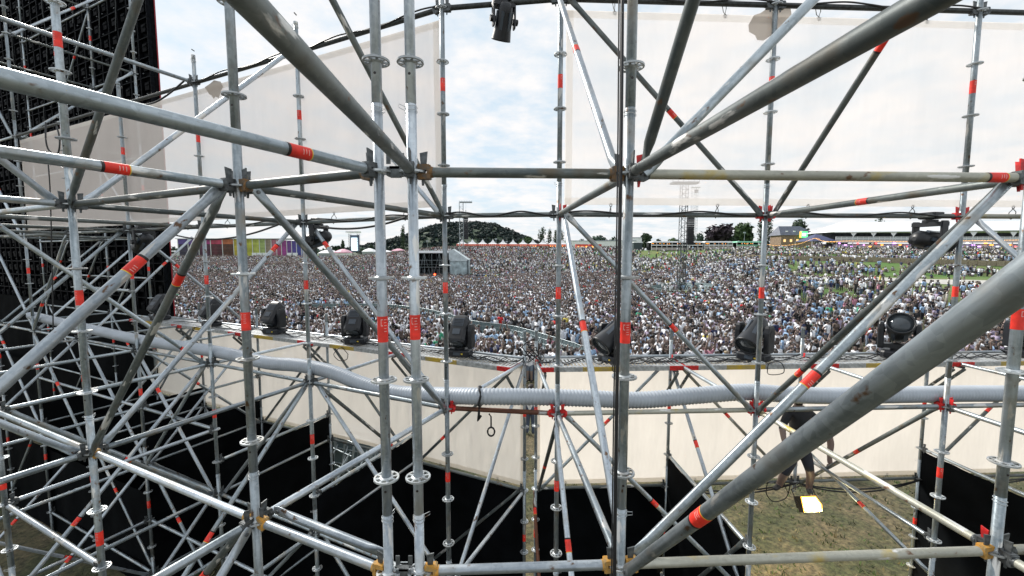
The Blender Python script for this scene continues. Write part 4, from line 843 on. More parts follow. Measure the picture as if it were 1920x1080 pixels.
# ------------------------------------------------------------------ mid-ground structures
WHT = mat('white_pvc', (0.78, 0.80, 0.82), 0.5, var=0.06, scale=2); GRY = mat('grey_tarp', (0.36, 0.44, 0.47), 0.45, var=0.35, scale=0.9, bump=0.6); DKT = mat('dark_truss', (0.07, 0.085, 0.09), 0.5, 0.4); DIN = mat('dark_interior', (0.012, 0.015, 0.018), 0.9)
def px_m(Y): return Y / F
def X(px, Y): return (px - 960) / F * Y * 1.0
def zat(py, Y): return at(960, py, Y).z
def frame_tubes(b, x0, x1, y, z0, z1, nx, nz, r, m, diag=True):
    for i in range(nx + 1): x = x0 + (x1 - x0) * i / nx; b.tube((x, y, z0), (x, y, z1), r, m, 5)
    for j in range(nz + 1): z = z0 + (z1 - z0) * j / nz; b.tube((x0, y, z), (x1, y, z), r, m, 5)
    if diag:
        for i in range(nx):
            xa, xb = x0 + (x1 - x0) * i / nx, x0 + (x1 - x0) * (i + 1) / nx; za, zb = (z0, z1) if i % 2 else (z1, z0); b.tube((xa, y, za), (xb, y, zb), r * 0.7, m, 5)
Yf = 96; zb = H(X(830, Yf), Yf); s = px_m(Yf)
foh = thing('control_tower', 'open black scaffold control tower with pale roof standing in the crowd', 'control tower', (X(805, Yf), Yf, zb))
x0, x1 = (768 - 805) * s, (838 - 805) * s; zt = zat(475, Yf) - zb
b = MB(); b.box(((x0 + x1) / 2, 3, zt + 0.35), (x1 - x0 + 0.6, 6.6, 0.5), WHT, None, 0.97); b.obj('roof', foh)
b = MB()
for yy in (0, 5.8): frame_tubes(b, x0, x1, yy, 0, zt, 5, 4, 0.05, mat('tower_tube', (0.24, 0.28, 0.30), 0.4, 0.5))
b.obj('frame', foh)
b = MB(); b.box(((x0 + x1) / 2, 5.9, zt / 2), (x1 - x0, 0.1, zt - 0.02), DIN); b.box((x0, 3, zt / 2), (0.1, 5.8, zt), DIN); b.obj('black_walls', foh)
b = MB(); 
for zf in (zt * 0.28, zt * 0.6): b.box(((x0 + x1) / 2, 3, zf), (x1 - x0 - 0.1, 5.6, 0.12), DKT); 
for k in range(16): b.box((random.uniform(x0 + .4, x1 - .4), random.uniform(0.6, 4), zt * random.choice([0.28, 0.6]) + 0.5), (random.uniform(.3, .9), .6, random.uniform(.5, 1.0)), mat('desk_gear', (0.05, 0.06, 0.07), 0.5, var=.5))
b.obj('platforms', foh)
b = MB(); b.lathe([(0.001, -0.3), (0.3, 0), (0.001, 0.3)], mat('red_lamp', (1, 0.1, 0.03), 0.5, emit=(1, 0.08, 0.02), es=6), 12, Matrix.Translation(((815 - 805) * s, -0.1, zat(515, Yf) - zb))); b.obj('red_lamp', foh)
KEEP += [(X(805, Yf) + dx_, Yf + 3, 4.2) for dx_ in (-4, -1, 2, 5)]
tn = thing('control_tent', 'grey tarpaulin tent with sloping roof attached right of the control tower', 'tent', (X(860, Yf), Yf + 0.6, zb)); x0, x1 = (842 - 860) * s, (877 - 860) * s; zl, zh = zat(487, Yf) - zb, zat(467, Yf) - zb
b = MB(); n = 14
for side in range(2):
    vs = []
    for i in range(n + 1):
        for k in range(n + 1):
            x = x0 + (x1 - x0) * i / n; z = (zl) * k / n; f = noise.noise(Vector((i * .5, k * .45, side * 9))) * 0.22
            vs.append((x, f, z) if side == 0 else (x1 + f * .5, 5 * i / n, z))
    b.add(vs, [(i * (n + 1) + k, (i + 1) * (n + 1) + k, (i + 1) * (n + 1) + k + 1, i * (n + 1) + k + 1) for i in range(n) for k in range(n)], GRY, True)
b.obj('tarp_wall', tn)
b = MB(); xm = x0 + (x1 - x0) * 0.18
b.add([(x0 - .1, -.15, zl + (zh - zl) * .8), (xm, -.15, zh), (x1 + .1, -.15, zl), (x0 - .1, 5, zl + (zh - zl) * .8), (xm, 5, zh), (x1 + .1, 5, zl), (x0 - .1, -.15, zl - .3), (x1 + .1, -.15, zl - .3)], [(0, 1, 4, 3), (1, 2, 5, 4), (6, 7, 2, 1, 0)], mat('pale_tarp', (0.50, 0.57, 0.60), 0.5, var=0.15, scale=1.2))
b.obj('roof', tn); b = MB()
for x in (x0, x1): b.tube((x, -0.1, 0), (x, -0.1, zl), 0.12, mat('tent_dark_post', (0.03, 0.04, 0.05), 0.5), 8)
b.obj('pole', tn); KEEP += [(X(860, Yf), Yf + 2.5, 4.0)]
# delay towers
def mast(b, x, y, z0, z1, w_, m, r=0.05, step=0.6):
    for sx, sy in ((-1, -1), (1, -1), (1, 1), (-1, 1)): b.tube((x + sx * w_, y + sy * w_, z0), (x + sx * w_, y + sy * w_, z1), r, m, 5)
    z = z0; k = 0
    while z < z1 - step:
        s_ = 1 if k % 2 else -1
        b.tube((x - s_ * w_, y - w_, z), (x + s_ * w_, y - w_, z + step), r * .6, m, 4); b.tube((x - w_, y - s_ * w_, z), (x - w_, y + s_ * w_, z + step), r * .6, m, 4); b.tube((x - w_, y - w_, z), (x + w_, y - w_, z), r * .6, m, 4); z += step; k += 1
def array(b, x, y, zt_, n, hh, w_):
    for k in range(n): b.box((x + 0.03 * k * 0.0, y, zt_ - (k + .5) * hh), (w_, 0.5, hh * 0.86), mat('speaker_black', (0.018, 0.020, 0.025), 0.55), Matrix.Rotation(0.02 * k, 3, 'X'))
    b.tube((x, y, zt_), (x, y, zt_ + 0.5), 0.08, DKT, 6)
def delay(px, Y, top, lab, arr, boom, base_py=None, mm=None, w_=0.32, legs=True):
    xg = X(px, Y); z = H(xg, Y); o = thing('delay_tower', lab, 'speaker tower', (xg, Y, z)); zt_ = zat(top, Y) - z; m = mm or DKT
    b = MB(); mast(b, 0, 0, 0, zt_, w_, m); b.obj('mast', o)
    b = MB(); b.box(((boom[0] + boom[1]) / 2 * px_m(Y), 0, zt_ + .12), ((boom[1] - boom[0]) * px_m(Y), 1.4, 0.25), m)
    for k in range(6): x = (boom[0] + (boom[1] - boom[0]) * k / 5) * px_m(Y); b.tube((x, -.6, zt_ + .2), (x, -.6, zt_ + .5), .03, m, 4)
    b.obj('top_platform', o)
    b = MB(); dxp, y0, y1, wp, n_ = arr; array(b, dxp * px_m(Y), -.7, zat(y0, Y) - z, n_, (y1 - y0) * px_m(Y) / n_, wp * px_m(Y)); b.tube((dxp * px_m(Y), -.7, zat(y0, Y) - z), (dxp * px_m(Y), -.7, zt_), .02, m, 4); b.obj('speaker_array', o)
    if legs:
        b = MB()
        for a in range(4): b.tube((0, 0, 3.0), (2.2 * math.cos(a * PI / 2 + .6), 2.2 * math.sin(a * PI / 2 + .6), 0.05), 0.06, m, 5)
        b.box((0, 0, 0.25), (3.2, 2.6, 0.5), m); b.obj('base_frame', o)
    KEEP.append((xg, Y, 2.6)); return o
delay(1278, 62, 345, 'slim black lattice delay tower right of the cabled upright with hanging speakers', (10, 405, 458, 12, 16), (-24, 24), w_=0.42)
b = None
delay(866, 112, 380, 'lattice speaker mast with a hanging black array behind the grey control tent', (9, 398, 448, 8, 14), (-3, 20), w_=0.5, mm=mat('pale_truss', (0.30, 0.34, 0.36), 0.4, 0.4), legs=False)
delay(1299, 190, 352, 'thin pale mast with a small round platform seen through the right scrim', (0, 356, 362, 6, 2), (-8, 8), w_=0.9, mm=MATS['pale_truss'], legs=False)
# far screen tower
Yt = 205; s = px_m(Yt); xg = X(665, Yt); z = H(xg, Yt); o = thing('screen_tower', 'tall pale video screen tower with flat truss roof far away on the left', 'screen tower', (xg, Yt, z))
b = MB(); b.box((1.3 * s, 0, zat(458, Yt) - z), (11 * s, .5, 24 * s), mat('lit_screen', (0.6, 0.8, 0.85), 0.4, emit=(0.75, 0.95, 1.0), es=1.1)); b.obj('screen', o)
b = MB(); b.box((1.3 * s, .5, zat(456, Yt) - z), (17 * s, .4, 30 * s), mat('tower_blue', (0.10, 0.14, 0.22), 0.5)); mast(b, -7 * s, 0, 0, zat(438, Yt) - z, .5, DKT); mast(b, 9 * s, 0, 0, zat(438, Yt) - z, .5, DKT); b.obj('frame', o)
b = MB(); b.box((0, 0, zat(435, Yt) - z), (22 * s, 5, 3 * s), WHT); b.obj('roof', o)
# coloured glass hall
Yh = 196; s = px_m(Yh); xg = X(450, Yh); z = H(xg, Yh); o = thing('glass_hall', 'long hall with rainbow coloured glass front behind the crowd at left', 'building', (xg, Yh, z))
cols = [(337, (0.10, 0.06, 0.30)), (356, (0.13, 0.06, 0.33)), (376, (0.40, 0.04, 0.22)), (398, (0.55, 0.05, 0.12)), (420, (0.60, 0.17, 0.06)), (441, (0.60, 0.48, 0.05)), (462, (0.55, 0.55, 0.06)), (476, (0.50, 0.55, 0.10)), (489, (0.38, 0.48, 0.16)), (500, (0.38, 0.30, 0.22)), (511, (0.50, 0.18, 0.25)), (521, (0.50, 0.08, 0.22)), (530, (0.35, 0.05, 0.28)), (540, (0.20, 0.06, 0.32)), (549, (0.10, 0.07, 0.35)), (558, (0.06, 0.07, 0.36)), (567, (0.05, 0.08, 0.36)), (576, None)]
b0 = MB(); b0.box(((337 - 450 + 576 - 450) / 2 * s, 6, 4), ((576 - 337) * s, 10, 8), DIN); b0.obj('hall_body', o)
for i, ((pa, c), (pb, _)) in enumerate(zip(cols, cols[1:])):
    xa, xb = (pa - 450) * s, (pb - 450) * s; tp = zat(448 + (i > 8) * (i - 8) * 0.6, Yh) - z; bt = 0.4
    b = MB(); m = mat('tinted_glass_%d' % i, tuple(v * .75 for v in c), 0.5, 0.0, var=.25, scale=.4); cut = bt + (tp - bt) * (0.72 if i < 5 else 0.0)
    if i < 5: b.box(((xa + xb) / 2, 0.02, (bt + cut) / 2), (xb - xa, .1, cut - bt), mat('dark_glass_%d' % i, tuple(v * .12 + .012 for v in c), .6, var=.4, scale=.5))
    b.box(((xa + xb) / 2, 0, (cut + tp) / 2), (xb - xa - .02, .12, tp - cut), m)
    for q in range(1, 6): b.box(((xa + xb) / 2, -.07, bt + (tp - bt) * q / 6), (xb - xa - .03, .03, .07), mat('glass_rib', (0.10, 0.10, 0.09), .5))
    b.box((xa, -.1, (bt + tp) / 2), (.28, .2, tp - bt + .2), mat('mullion', (0.6, 0.62, 0.62), .5)); b.obj('glass_bay', o)
b = MB(); b.box(((337 - 450 + 576 - 450) / 2 * s, 4.5, zat(448, Yh) - z + .1), ((576 - 337) * s + 1, 11, .3), mat('hall_roof', (0.45, 0.47, 0.48), .5)); b.obj('roof', o)
b = MB()
for px in (480, 490, 500, 545, 556): b.box(((px - 450) * s, -.5, 1.3), (8.5 * s, .6, 2.4), WHT)
b.obj('white_doors', o)
o = thing('bus', 'pale parked coach at the left end of the glass hall', 'coach', (X(322, 190), 190, H(X(322, 190), 190))); s = px_m(190)
b = MB(); bevbox(b, (0, 0, 2.0), (26 * s, 2.6, 2.9), WHT, Matrix.Identity(3), .1, .97); b.obj('body', o); b = MB(); b.box((0, -1.32, 2.5), (23 * s, .05, .9), DIN); b.obj('windows', o); b = MB(); 
for x in (-2.3, 2.3): b.tube((x, -1.3, .5), (x, -1.0, .5), .5, DIN, 12)
b.obj('wheel', o); b = MB(); b.box((-.4, -1.34, 1.4), (18 * s, .03, .35), mat('green_stripe', (0.2, 0.45, 0.2), .5)); b.obj('stripe', o)
# pagoda stalls
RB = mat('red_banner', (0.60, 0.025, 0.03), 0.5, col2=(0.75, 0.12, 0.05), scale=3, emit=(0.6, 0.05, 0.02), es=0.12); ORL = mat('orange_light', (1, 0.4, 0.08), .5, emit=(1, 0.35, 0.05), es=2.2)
Ys = 168; s = px_m(Ys); hw = 9.6 * s
bt_, bb_, bl_ = MB(), MB(), MB(); pk = 9.5 * s
prof = [(1.0, 0), (.72, .16), (.45, .38), (.24, .66), (.10, 1.0)]
bt_.loft([[Vector((sx * hw * k, 1.9 + sy * 1.95 * k, 2.55 + zz * pk * .85)) for sx, sy in ((-1, -1), (1, -1), (1, 1), (-1, 1))] for k, zz in prof], WHT, False, False)
bt_.tube((0, 1.9, 2.5 + pk * .8), (0, 1.9, 2.7 + pk), .06, WHT, 5)
bb_.box((0, -.08, 2.2), (hw * 2 - .15, .1, .75), RB)
for k in range(4): bb_.box((-1.2 + k * .8, -.14, 2.2), (.45, .02, .28), mat('banner_print', (0.85, 0.75, 0.6), .5))
for sx in (-1, 1):
    for sy in (0, 3.8): bl_.tube((sx * (hw - .1), sy, 0), (sx * (hw - .1), sy, 2.5), .06, WHT, 5)
mt, mbn, ml_ = bt_.mesh('canopy'), bb_.mesh('banner'), bl_.mesh('leg')
bk = MB(); bk.box((0, 2.6, 1.2), (hw * 2 - .2, 1.8, 2.3), mat('stall_inside', (0.30, 0.16, 0.10), .8, var=.5, scale=1)); mk = bk.mesh('counter')
bo = MB(); 
for k in range(3): bo.box((-1.0 + k, -.2, 1.75), (.5, .1, .16), ORL)
mo = bo.mesh('warm_lights')
for i in range(11):
    px = 866 + 19.2 * i; x = X(px, Ys); yy = Ys + i * 0.6; o = thing('pagoda_stall', '%s white peaked stall with red banner, counting from the control tent rightwards' % ['first', 'second', 'third', 'fourth', 'fifth', 'sixth', 'seventh', 'eighth', 'ninth', 'tenth', 'eleventh'][i], 'food stall', (x, yy, H(x, yy)), 0, 'peaked stalls on the horizon')
    link('canopy', mt, o); link('banner', mbn, o); link('leg', ml_, o); link('counter', mk, o)
    if i in (4, 6, 7, 9, 10): link('warm_lights', mo, o)
def boxthing(name, lab, cat, px, Y, y0, y1, wpx, dep, m, roofm=None, over=0.4, z0=None, extra=None):
    xg = X(px, Y); z = H(xg, Y); s = px_m(Y); o = thing(name, lab, cat, (xg, Y, z)); zt_ = zat(y0, Y) - z; zb_ = 0
    b = MB(); b.box((0, dep / 2, (zb_ + zt_) / 2), (wpx * s, dep, zt_ - zb_), m); b.obj('wall', o)
    if roofm: b = MB(); b.box((0, dep / 2, zt_ + .15), (wpx * s + over, dep + over, .3), roofm, None, .96); b.obj('roof', o)
    if extra: b = MB(); extra(b, s, zt_); b.obj('front_detail', o)
    return o
ROOFG = mat('grey_roof', (0.22, 0.25, 0.28), .6, var=.2, scale=.5)
boxthing('storage_hall', 'long white hall with grey roof behind the red stalls', 'building', 1125, 205, 452, 0, 135, 12, WHT, ROOFG)
for px, lab in ((1091, 'left'), (1116, 'right')):
    boxthing('red_food_stand', '%s of two glowing red food stands beside the centre slim upright' % lab, 'food stand', px, 165, 458, 0, 22, 3, mat('red_stand', (0.5, 0.03, 0.02), .5, var=.3, scale=1), None, extra=lambda b, s, zt_: [b.box((-1.5 + q * 1.5, -.06, zt_ - 1.0), (1.1, .08, .6), ORL) for q in range(3)])
boxthing('dark_hut', 'small dark hut with white upper box right of the cabled upright', 'hut', 1195, 165, 455, 0, 16, 3, mat('hut_dark', (0.04, 0.06, 0.07), .6), WHT)
boxthing('white_container', 'white cabin on the skyline right of the cabled upright', 'cabin', 1190, 215, 446, 0, 24, 4, WHT, ROOFG)
for px, w_, lab, m in ((1268, 98, 'long white bar tent with dark open front behind the delay tower', WHT), (1345, 54, 'white bar tent between the delay tower and the green tent', WHT), (1404, 52, 'pale green bar tent beside the right-centre slim upright', mat('green_pvc', (0.22, 0.55, 0.38), .5))):
    Yb = 160; s = px_m(Yb); xg = X(px, Yb); z = H(xg, Yb); o = thing('bar_tent', lab, 'bar tent', (xg, Yb, z)); tp = zat(453, Yb) - z
    b = MB(); b.box((0, 3, tp - .1), (w_ * s - .3, 6.5, .5), m, None, .9); b.box((0, -.3, tp - 1.35 * (1)), (w_ * s - .3, .08, .32), m); b.obj('canopy', o)
    b = MB(); b.box((0, 4.5, tp / 2), (w_ * s - .4, 2.5, tp - .4), DIN); b.obj('dark_interior', o)
    b = MB(); n = int(w_ / 9)
    for k in range(n + 1): b.tube((-w_ * s / 2 + .2 + k * (w_ * s - .4) / n, -.2, 0), (-w_ * s / 2 + .2 + k * (w_ * s - .4) / n, -.2, tp - .2), .09, WHT, 5)
    b.box((0, -.1, .55), (w_ * s - .4, .3, 1.0), mat('bar_counter', (0.40, 0.36, 0.34), .6, var=.3)); b.obj('posts_and_counter', o)
    b = MB()
    for k in range(int(w_ / 7)): b.lathe([(.001, -.14), (.16, 0), (.001, .14)], ORL, 6, Matrix.Translation((random.uniform(-w_ * s / 2 + .5, w_ * s / 2 - .5), .4, tp - random.uniform(.6, .9))))
    b.obj('warm_lights', o)
for px, w_, y0, m, lab in ((640, 26, 462, 'pink_pvc', 'pink domed tent left of the far screen tower'), (690, 22, 461, None, 'white exhibition tent right of the far screen tower'), (612, 30, 464, None, 'low white tent below the hanging left lamp'), (745, 22, 463, 'pink_pvc', 'small pink roofed stand left of the right twin upright'), (720, 24, 466, None, 'low white tent between the twin uprights'), (790, 16, 466, None, 'small white peaked tent behind the control tower'), (812, 20, 461, 'red_pvc', 'red and white striped stand above the control tower'), (835, 14, 462, None, 'small white tent right above the control tower')):
    Yb = 190; s = px_m(Yb); xg = X(px, Yb); z = H(xg, Yb); o = thing('far_tent', lab, 'tent', (xg, Yb, z)); tp = zat(y0, Yb) - z
    mm = {'pink_pvc': mat('pink_pvc', (0.68, 0.35, 0.45), .5, var=.2, scale=.6), 'red_pvc': mat('red_pvc', (0.6, 0.08, 0.07), .5)}.get(m, WHT); b = MB(); r = w_ * s / 2
    b.loft([[Vector((sx * r * k, 3 + sy * 3 * k, tp * .45 + zz * tp * .55)) for sx, sy in ((-1, -1), (0, -1.1), (1, -1), (1, 1), (0, 1.1), (-1, 1))] for k, zz in ((1, 0), (.97, .12), (.6, .42), (.12, .62))], mm, True, False); b.obj('roof', o)
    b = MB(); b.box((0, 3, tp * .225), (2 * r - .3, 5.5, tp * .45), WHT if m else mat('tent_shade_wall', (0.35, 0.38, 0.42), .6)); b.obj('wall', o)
# house
Yb = 215; s = px_m(Yb); xg = X(1494, Yb); z = H(xg, Yb); o = thing('brick_house', 'brick house with slate hipped roof and a green lit sign on the hilltop', 'house', (xg, Yb, z))
ze, zr = zat(441, Yb) - z, zat(423, Yb) - z; hw = 33 * s; b = MB(); b.box((0, 5, ze / 2), (hw * 2 - .8, 9, ze), mat('brick_wall', (0.24, 0.17, 0.12), .8, var=.3, scale=1.5)); b.obj('wall', o)
b = MB(); b.add([(-hw - .4, -.3, ze), (hw + .6, -.3, ze), (hw + .6, 10.3, ze), (-hw - .4, 10.3, ze), (-hw * .82, 5, zr), (hw * .42, 5, zr)], [(0, 1, 5, 4), (1, 2, 5), (2, 3, 4, 5), (3, 0, 4), (3, 2, 1, 0)], mat('slate', (0.085, 0.10, 0.14), .5, var=.2, scale=1)); rf = b.obj('roof', o)
b = MB()
for k in range(3): b.box((-hw * .55 + k * hw * .42, 1.9, ze + (zr - ze) * .42), (1.0, .6, .5), WHT)
b.obj('skylight', rf)
for k in range(5): b = MB(); b.box((-hw * .75 + k * hw * .36, .44, ze * .62), (1.1, .12, 1.3), mat('lit_window', (0.9, 0.6, 0.3), .4, emit=(1, 0.6, 0.25), es=0.7)); b.obj('window', o)
b = MB(); b.box((7 * s, -1.0, zat(440, Yb) - z), (13 * s, .4, 11 * s), mat('green_sign', (0.05, 0.6, 0.15), .4, emit=(0.1, 0.9, 0.25), es=1.2)); b.box((7 * s, -1.25, zat(440, Yb) - z), (6 * s, .1, 5 * s), mat('sign_white', (0.9, 0.95, 0.8), .4, emit=(0.9, 1, 0.8), es=1.3)); b.box((0.2 * s, -1.1, zat(440, Yb) - z), (2.4 * s, .42, 11.2 * s), mat('sign_orange', (0.9, 0.4, 0.1), .4, emit=(1, .45, .1), es=1)); b.obj('lit_sign', o)
# two-storey hospitality stand
Yg = 148; s = px_m(Yg); xl, xr = X(1561, Yg), X(2080, Yg); z = H(X(1750, Yg), Yg); o = thing('hospitality_stand', 'long two storey hospitality stand with white tent roof on the right hilltop', 'grandstand', ((xl + xr) / 2, Yg, z)); hw = (xr - xl) / 2
ze, zr = zat(435, Yg) - z, zat(412, Yg) - z; zd = zat(450, Yg) - z; zc = zat(457, Yg) - z
b = MB(); b.add([(-hw - .5, -.5, ze), (hw, -.5, ze + 1.0), (hw, 7, zr + .5), (-hw + 7.5, 7, zr - .3), (-hw - .5, 14, ze), (hw, 14, ze)], [(0, 1, 2, 3), (3, 2, 5, 4), (0, 3, 4)], WHT); b.add([(-hw - .5, -.5, ze - .25), (hw, -.5, ze + .75), (hw, -.5, ze + 1.0), (-hw - .5, -.5, ze)], [(0, 1, 2, 3)], WHT); b.obj('tent_roof', o)
b = MB(); b.box((0, 9, (zd + ze) / 2), (2 * hw, 6, ze - zd), mat('stand_inside', (0.05, 0.055, 0.06), .7, var=.5, scale=.6)); b.box((0, 7, zc * .5), (2 * hw, 9, zc), mat('bar_inside', (0.06, 0.035, 0.07), .7, var=.6, scale=.4)); b.obj('dark_interior', o)
b = MB(); b.box((0, 3, zd - .15), (2 * hw, 7.5, .3), mat('stand_floor', (0.4, 0.4, 0.42), .6)); b.box((0, -.8, zd - .55), (2 * hw, .1, .75), mat('stand_fascia', (0.55, 0.50, 0.50), .6)); b.obj('upper_floor', o)
b = MB(); x = -hw
while x < hw: b.box((x, -.6, zd + .55), (.12, .08, 1.1), WHT); b.box((x + .95, -.58, zd + .5), (1.7, .04, .8), mat('rail_panel', (0.48, 0.52, 0.55), .3)); x += 1.9
b.box((0, -.6, zd + 1.1), (2 * hw, .1, .1), WHT); b.obj('balustrade', o)
x = -hw + 6.5
while x < hw:
    b = MB(); b.tube((x, 0, 0), (x, 0, ze), .14, WHT, 6); b.add([(x - 1.4, -.1, ze + .1), (x + 1.4, -.1, ze + .1), (x + .12, -.1, ze - 1.5), (x - .12, -.1, ze - 1.5)], [(0, 1, 2, 3)], WHT); b.obj('column', o); x += 7.0
b = MB(); PUR = mat('purple_light', (0.7, 0.3, 1), .5, emit=(0.65, 0.25, 1), es=3); RL = mat('red_light', (1, 0.1, 0.1), .5, emit=(1, 0.05, 0.05), es=4)
for k in range(46): x = -hw + (k + .5) * 2 * hw / 46; b.box((x, -1.0, zc + .1 - .55 * (k % 3)), (random.uniform(.35, 1.1), .2, .34), random.choice([PUR, PUR, RL, ORL, mat('bluewhite_light', (.8, .85, 1), .5, emit=(.8, .85, 1), es=2)]))
b.obj('bar_lights', o)
b = MB(); b.box((0, .4, .55), (2 * hw, .5, 1.1), mat('pale_counter', (0.50, 0.48, 0.55), .5, var=.3, scale=.5)); b.obj('counter', o)
# string lights
BUL = mat('bulb_light', (1, 0.6, 0.25), .5, emit=(1, 0.5, 0.15), es=2.2)
def stringl(pts, Y, n, lab):
    P = [at(x, y, Y) for x, y in pts]; P = resample(spline(P, 10), 0.5); b = MB(); b.path(P[::4] + [P[-1]], 0.03, RUB, 4); o = tag(b.obj('string_lights'), lab, 'string lights'); b = MB()
    for p in P[::max(1, len(P) // n)]: b.lathe([(.001, -.10), (.10, 0), (.001, .10)], BUL, 6, Matrix.Translation(p - Vector((0, 0, .12))))
    b.obj('bulbs', o)
stringl([(1440, 458), (1462, 460), (1500, 456), (1528, 446), (1545, 452), (1570, 453)], 145, 34, 'string of warm bulbs rising to a peak below the brick house')
stringl([(1528, 446), (1550, 452), (1600, 451), (1700, 452.5), (1800, 451), (1925, 449)], 144, 90, 'long string of warm bulbs along the hospitality stand')
o = thing('small_marquee', 'dark blue marquee with orange lights below the brick house', 'marquee', (X(1526, 150), 150, H(X(1526, 150), 150))); b = MB(); r = 4.5
b.loft([[Vector((sx * r * k, sy * r * k, 2.2 + zz * 2.6)) for sx, sy in ((-1, -1), (1, -1), (1, 1), (-1, 1))] for k, zz in ((1, 0), (.5, .55), (.05, 1))], mat('navy_pvc', (0.05, 0.06, 0.14), .5), True, False); b.obj('roof', o); b = MB()
for sx in (-1, 1):
    for sy in (-1, 1): b.tube((sx * 4.3, sy * 4.3, 0), (sx * 4.3, sy * 4.3, 2.2), .08, WHT, 5)
b.obj('pole', o)
# poles on the skyline
for px, y0, Y, lab in ((930, 448, 172, 'thin lamp pole above the sixth peaked stall'), (880, 454, 172, 'thin lamp pole above the first peaked stall'), (950, 453, 172, 'thin pole between the sixth and seventh peaked stalls'), (802, 452, 180, 'thin pole in front of the wooded hill'), (1393, 436, 168, 'thin pole before the big green tree')):
    xg = X(px, Y); z = H(xg, Y); zt_ = zat(y0, Y) - z; b = MB(); b.tube((0, 0, 0), (0, 0, zt_), .1, MATS['pale_truss'], 6, .06); b.box((0, 0, zt_), (.9, .3, .5), MATS['pale_truss']); tag(b.obj('lamp_pole', None, (xg, Y, z)), lab, 'pole')
# retaining fence and path on the right slope
def ribbon(edge0, edge1, lift=0.03, sub=10):
    A = spline([gp(*p) for p in edge0], sub); B_ = spline([gp(*p) for p in edge1], sub); n = min(len(A), len(B_)); vs = []; K = 6
    for i in range(n):
        for k in range(K + 1): p = A[i].lerp(B_[i], k / K); p.z = H(p.x, p.y) + lift; vs.append(p)
    return vs, [(i * (K + 1) + k, (i + 1) * (K + 1) + k, (i + 1) * (K + 1) + k + 1, i * (K + 1) + k + 1) for i in range(n - 1) for k in range(K)]
vs, fs = ribbon([(1500, 520), (1560, 519), (1640, 520), (1740, 524), (1840, 526), (1990, 531)], [(1500, 523), (1560, 524), (1640, 527), (1740, 532), (1840, 538), (1990, 546)], 0.05)
b = MB(); b.add(vs, fs, mat('gravel_path', (0.42, 0.41, 0.38), .9, var=.15, scale=2), True); tag(b.obj('path'), kind='structure')
vs, fs = ribbon([(1130, 499), (1060, 498), (985, 497), (930, 502)], [(1130, 502), (1060, 501), (985, 501), (930, 506)], 0.05)
b = MB(); b.add(vs, fs, MATS['gravel_path'], True); tag(b.obj('path'), kind='structure')
P = [gp(x, y) for x, y in ((1400, 487), (1460, 488), (1560, 490), (1680, 493), (1800, 497), (2000, 503))]; P = resample(spline(P, 10), 1.8); b = MB(); WD = mat('wood_boarding', (0.30, 0.25, 0.18), .85, var=.2, scale=3)
for a, c in zip(P, P[1:]): 
    z0 = min(H(a.x, a.y), H(c.x, c.y)) - .1; b.quad((a.x, a.y, z0), (c.x, c.y, z0), (c.x, c.y, H(c.x, c.y) + 1.15), (a.x, a.y, H(a.x, a.y) + 1.15), WD); b.box((a.x, a.y - .06, z0 + .65), (.12, .1, 1.35), WD)
o = tag(b.obj('board_fence'), 'low beige board fence running across the right hillside', 'fence')
for a in P: KEEP.append((a.x, a.y, 1.2)); KEEP.append((a.x * .975, a.y * .975, 2.0)); KEEP.append((a.x * .95, a.y * .95, 1.8))
# ------------------------------------------------------------------ trees
BARK = mat('bark', (0.08, 0.06, 0.045), .9)
def foliage(name, c, c2): return mat(name, c, .8, col2=c2, scale=.35)
FG = foliage('foliage_green', (0.025, 0.055, 0.02), (0.07, 0.12, 0.04)); FD = foliage('foliage_dark', (0.018, 0.035, 0.02), (0.045, 0.08, 0.04)); FP = foliage('foliage_purple', (0.022, 0.015, 0.024), (0.05, 0.035, 0.05)); FB = foliage('foliage_bluish', (0.05, 0.085, 0.07), (0.09, 0.14, 0.10))
def crown(b, c, rx, ry, rz, n, leaf, m, rnd, lobes=9, pop=False):
    L_ = []
    for k in range(lobes):
        if pop: z = (k + .5) / lobes * 2 - 1; L_.append((Vector((rnd.uniform(-.25, .25), rnd.uniform(-.25, .25), z)), 0.55 * math.sqrt(max(.12, 1 - z * z * .9)) + .15))
        else:
            v = Vector((rnd.gauss(0, 1), rnd.gauss(0, 1), rnd.gauss(0, .9))).normalized() * rnd.uniform(.25, .6); v.z = v.z * .95; L_.append((v, rnd.uniform(.36, .52)))
    for i in range(n):
        o_, r = L_[i % len(L_)]; d = Vector((rnd.gauss(0, 1), rnd.gauss(0, 1), rnd.gauss(0, 1))).normalized(); p = o_ + d * r * (rnd.random() ** .35)
        p = Vector((c[0] + p.x * rx, c[1] + p.y * ry, c[2] + p.z * rz)); t1 = Vector((rnd.gauss(0, 1), rnd.gauss(0, 1), rnd.gauss(0, .6))).normalized(); t2 = t1.cross(d).normalized(); s_ = leaf * rnd.uniform(.6, 1.3)
        b.add([p - t1 * s_, p + t2 * s_ * .7, p + t1 * s_, p - t2 * s_ * .7], [(0, 1, 2, 3)], m)
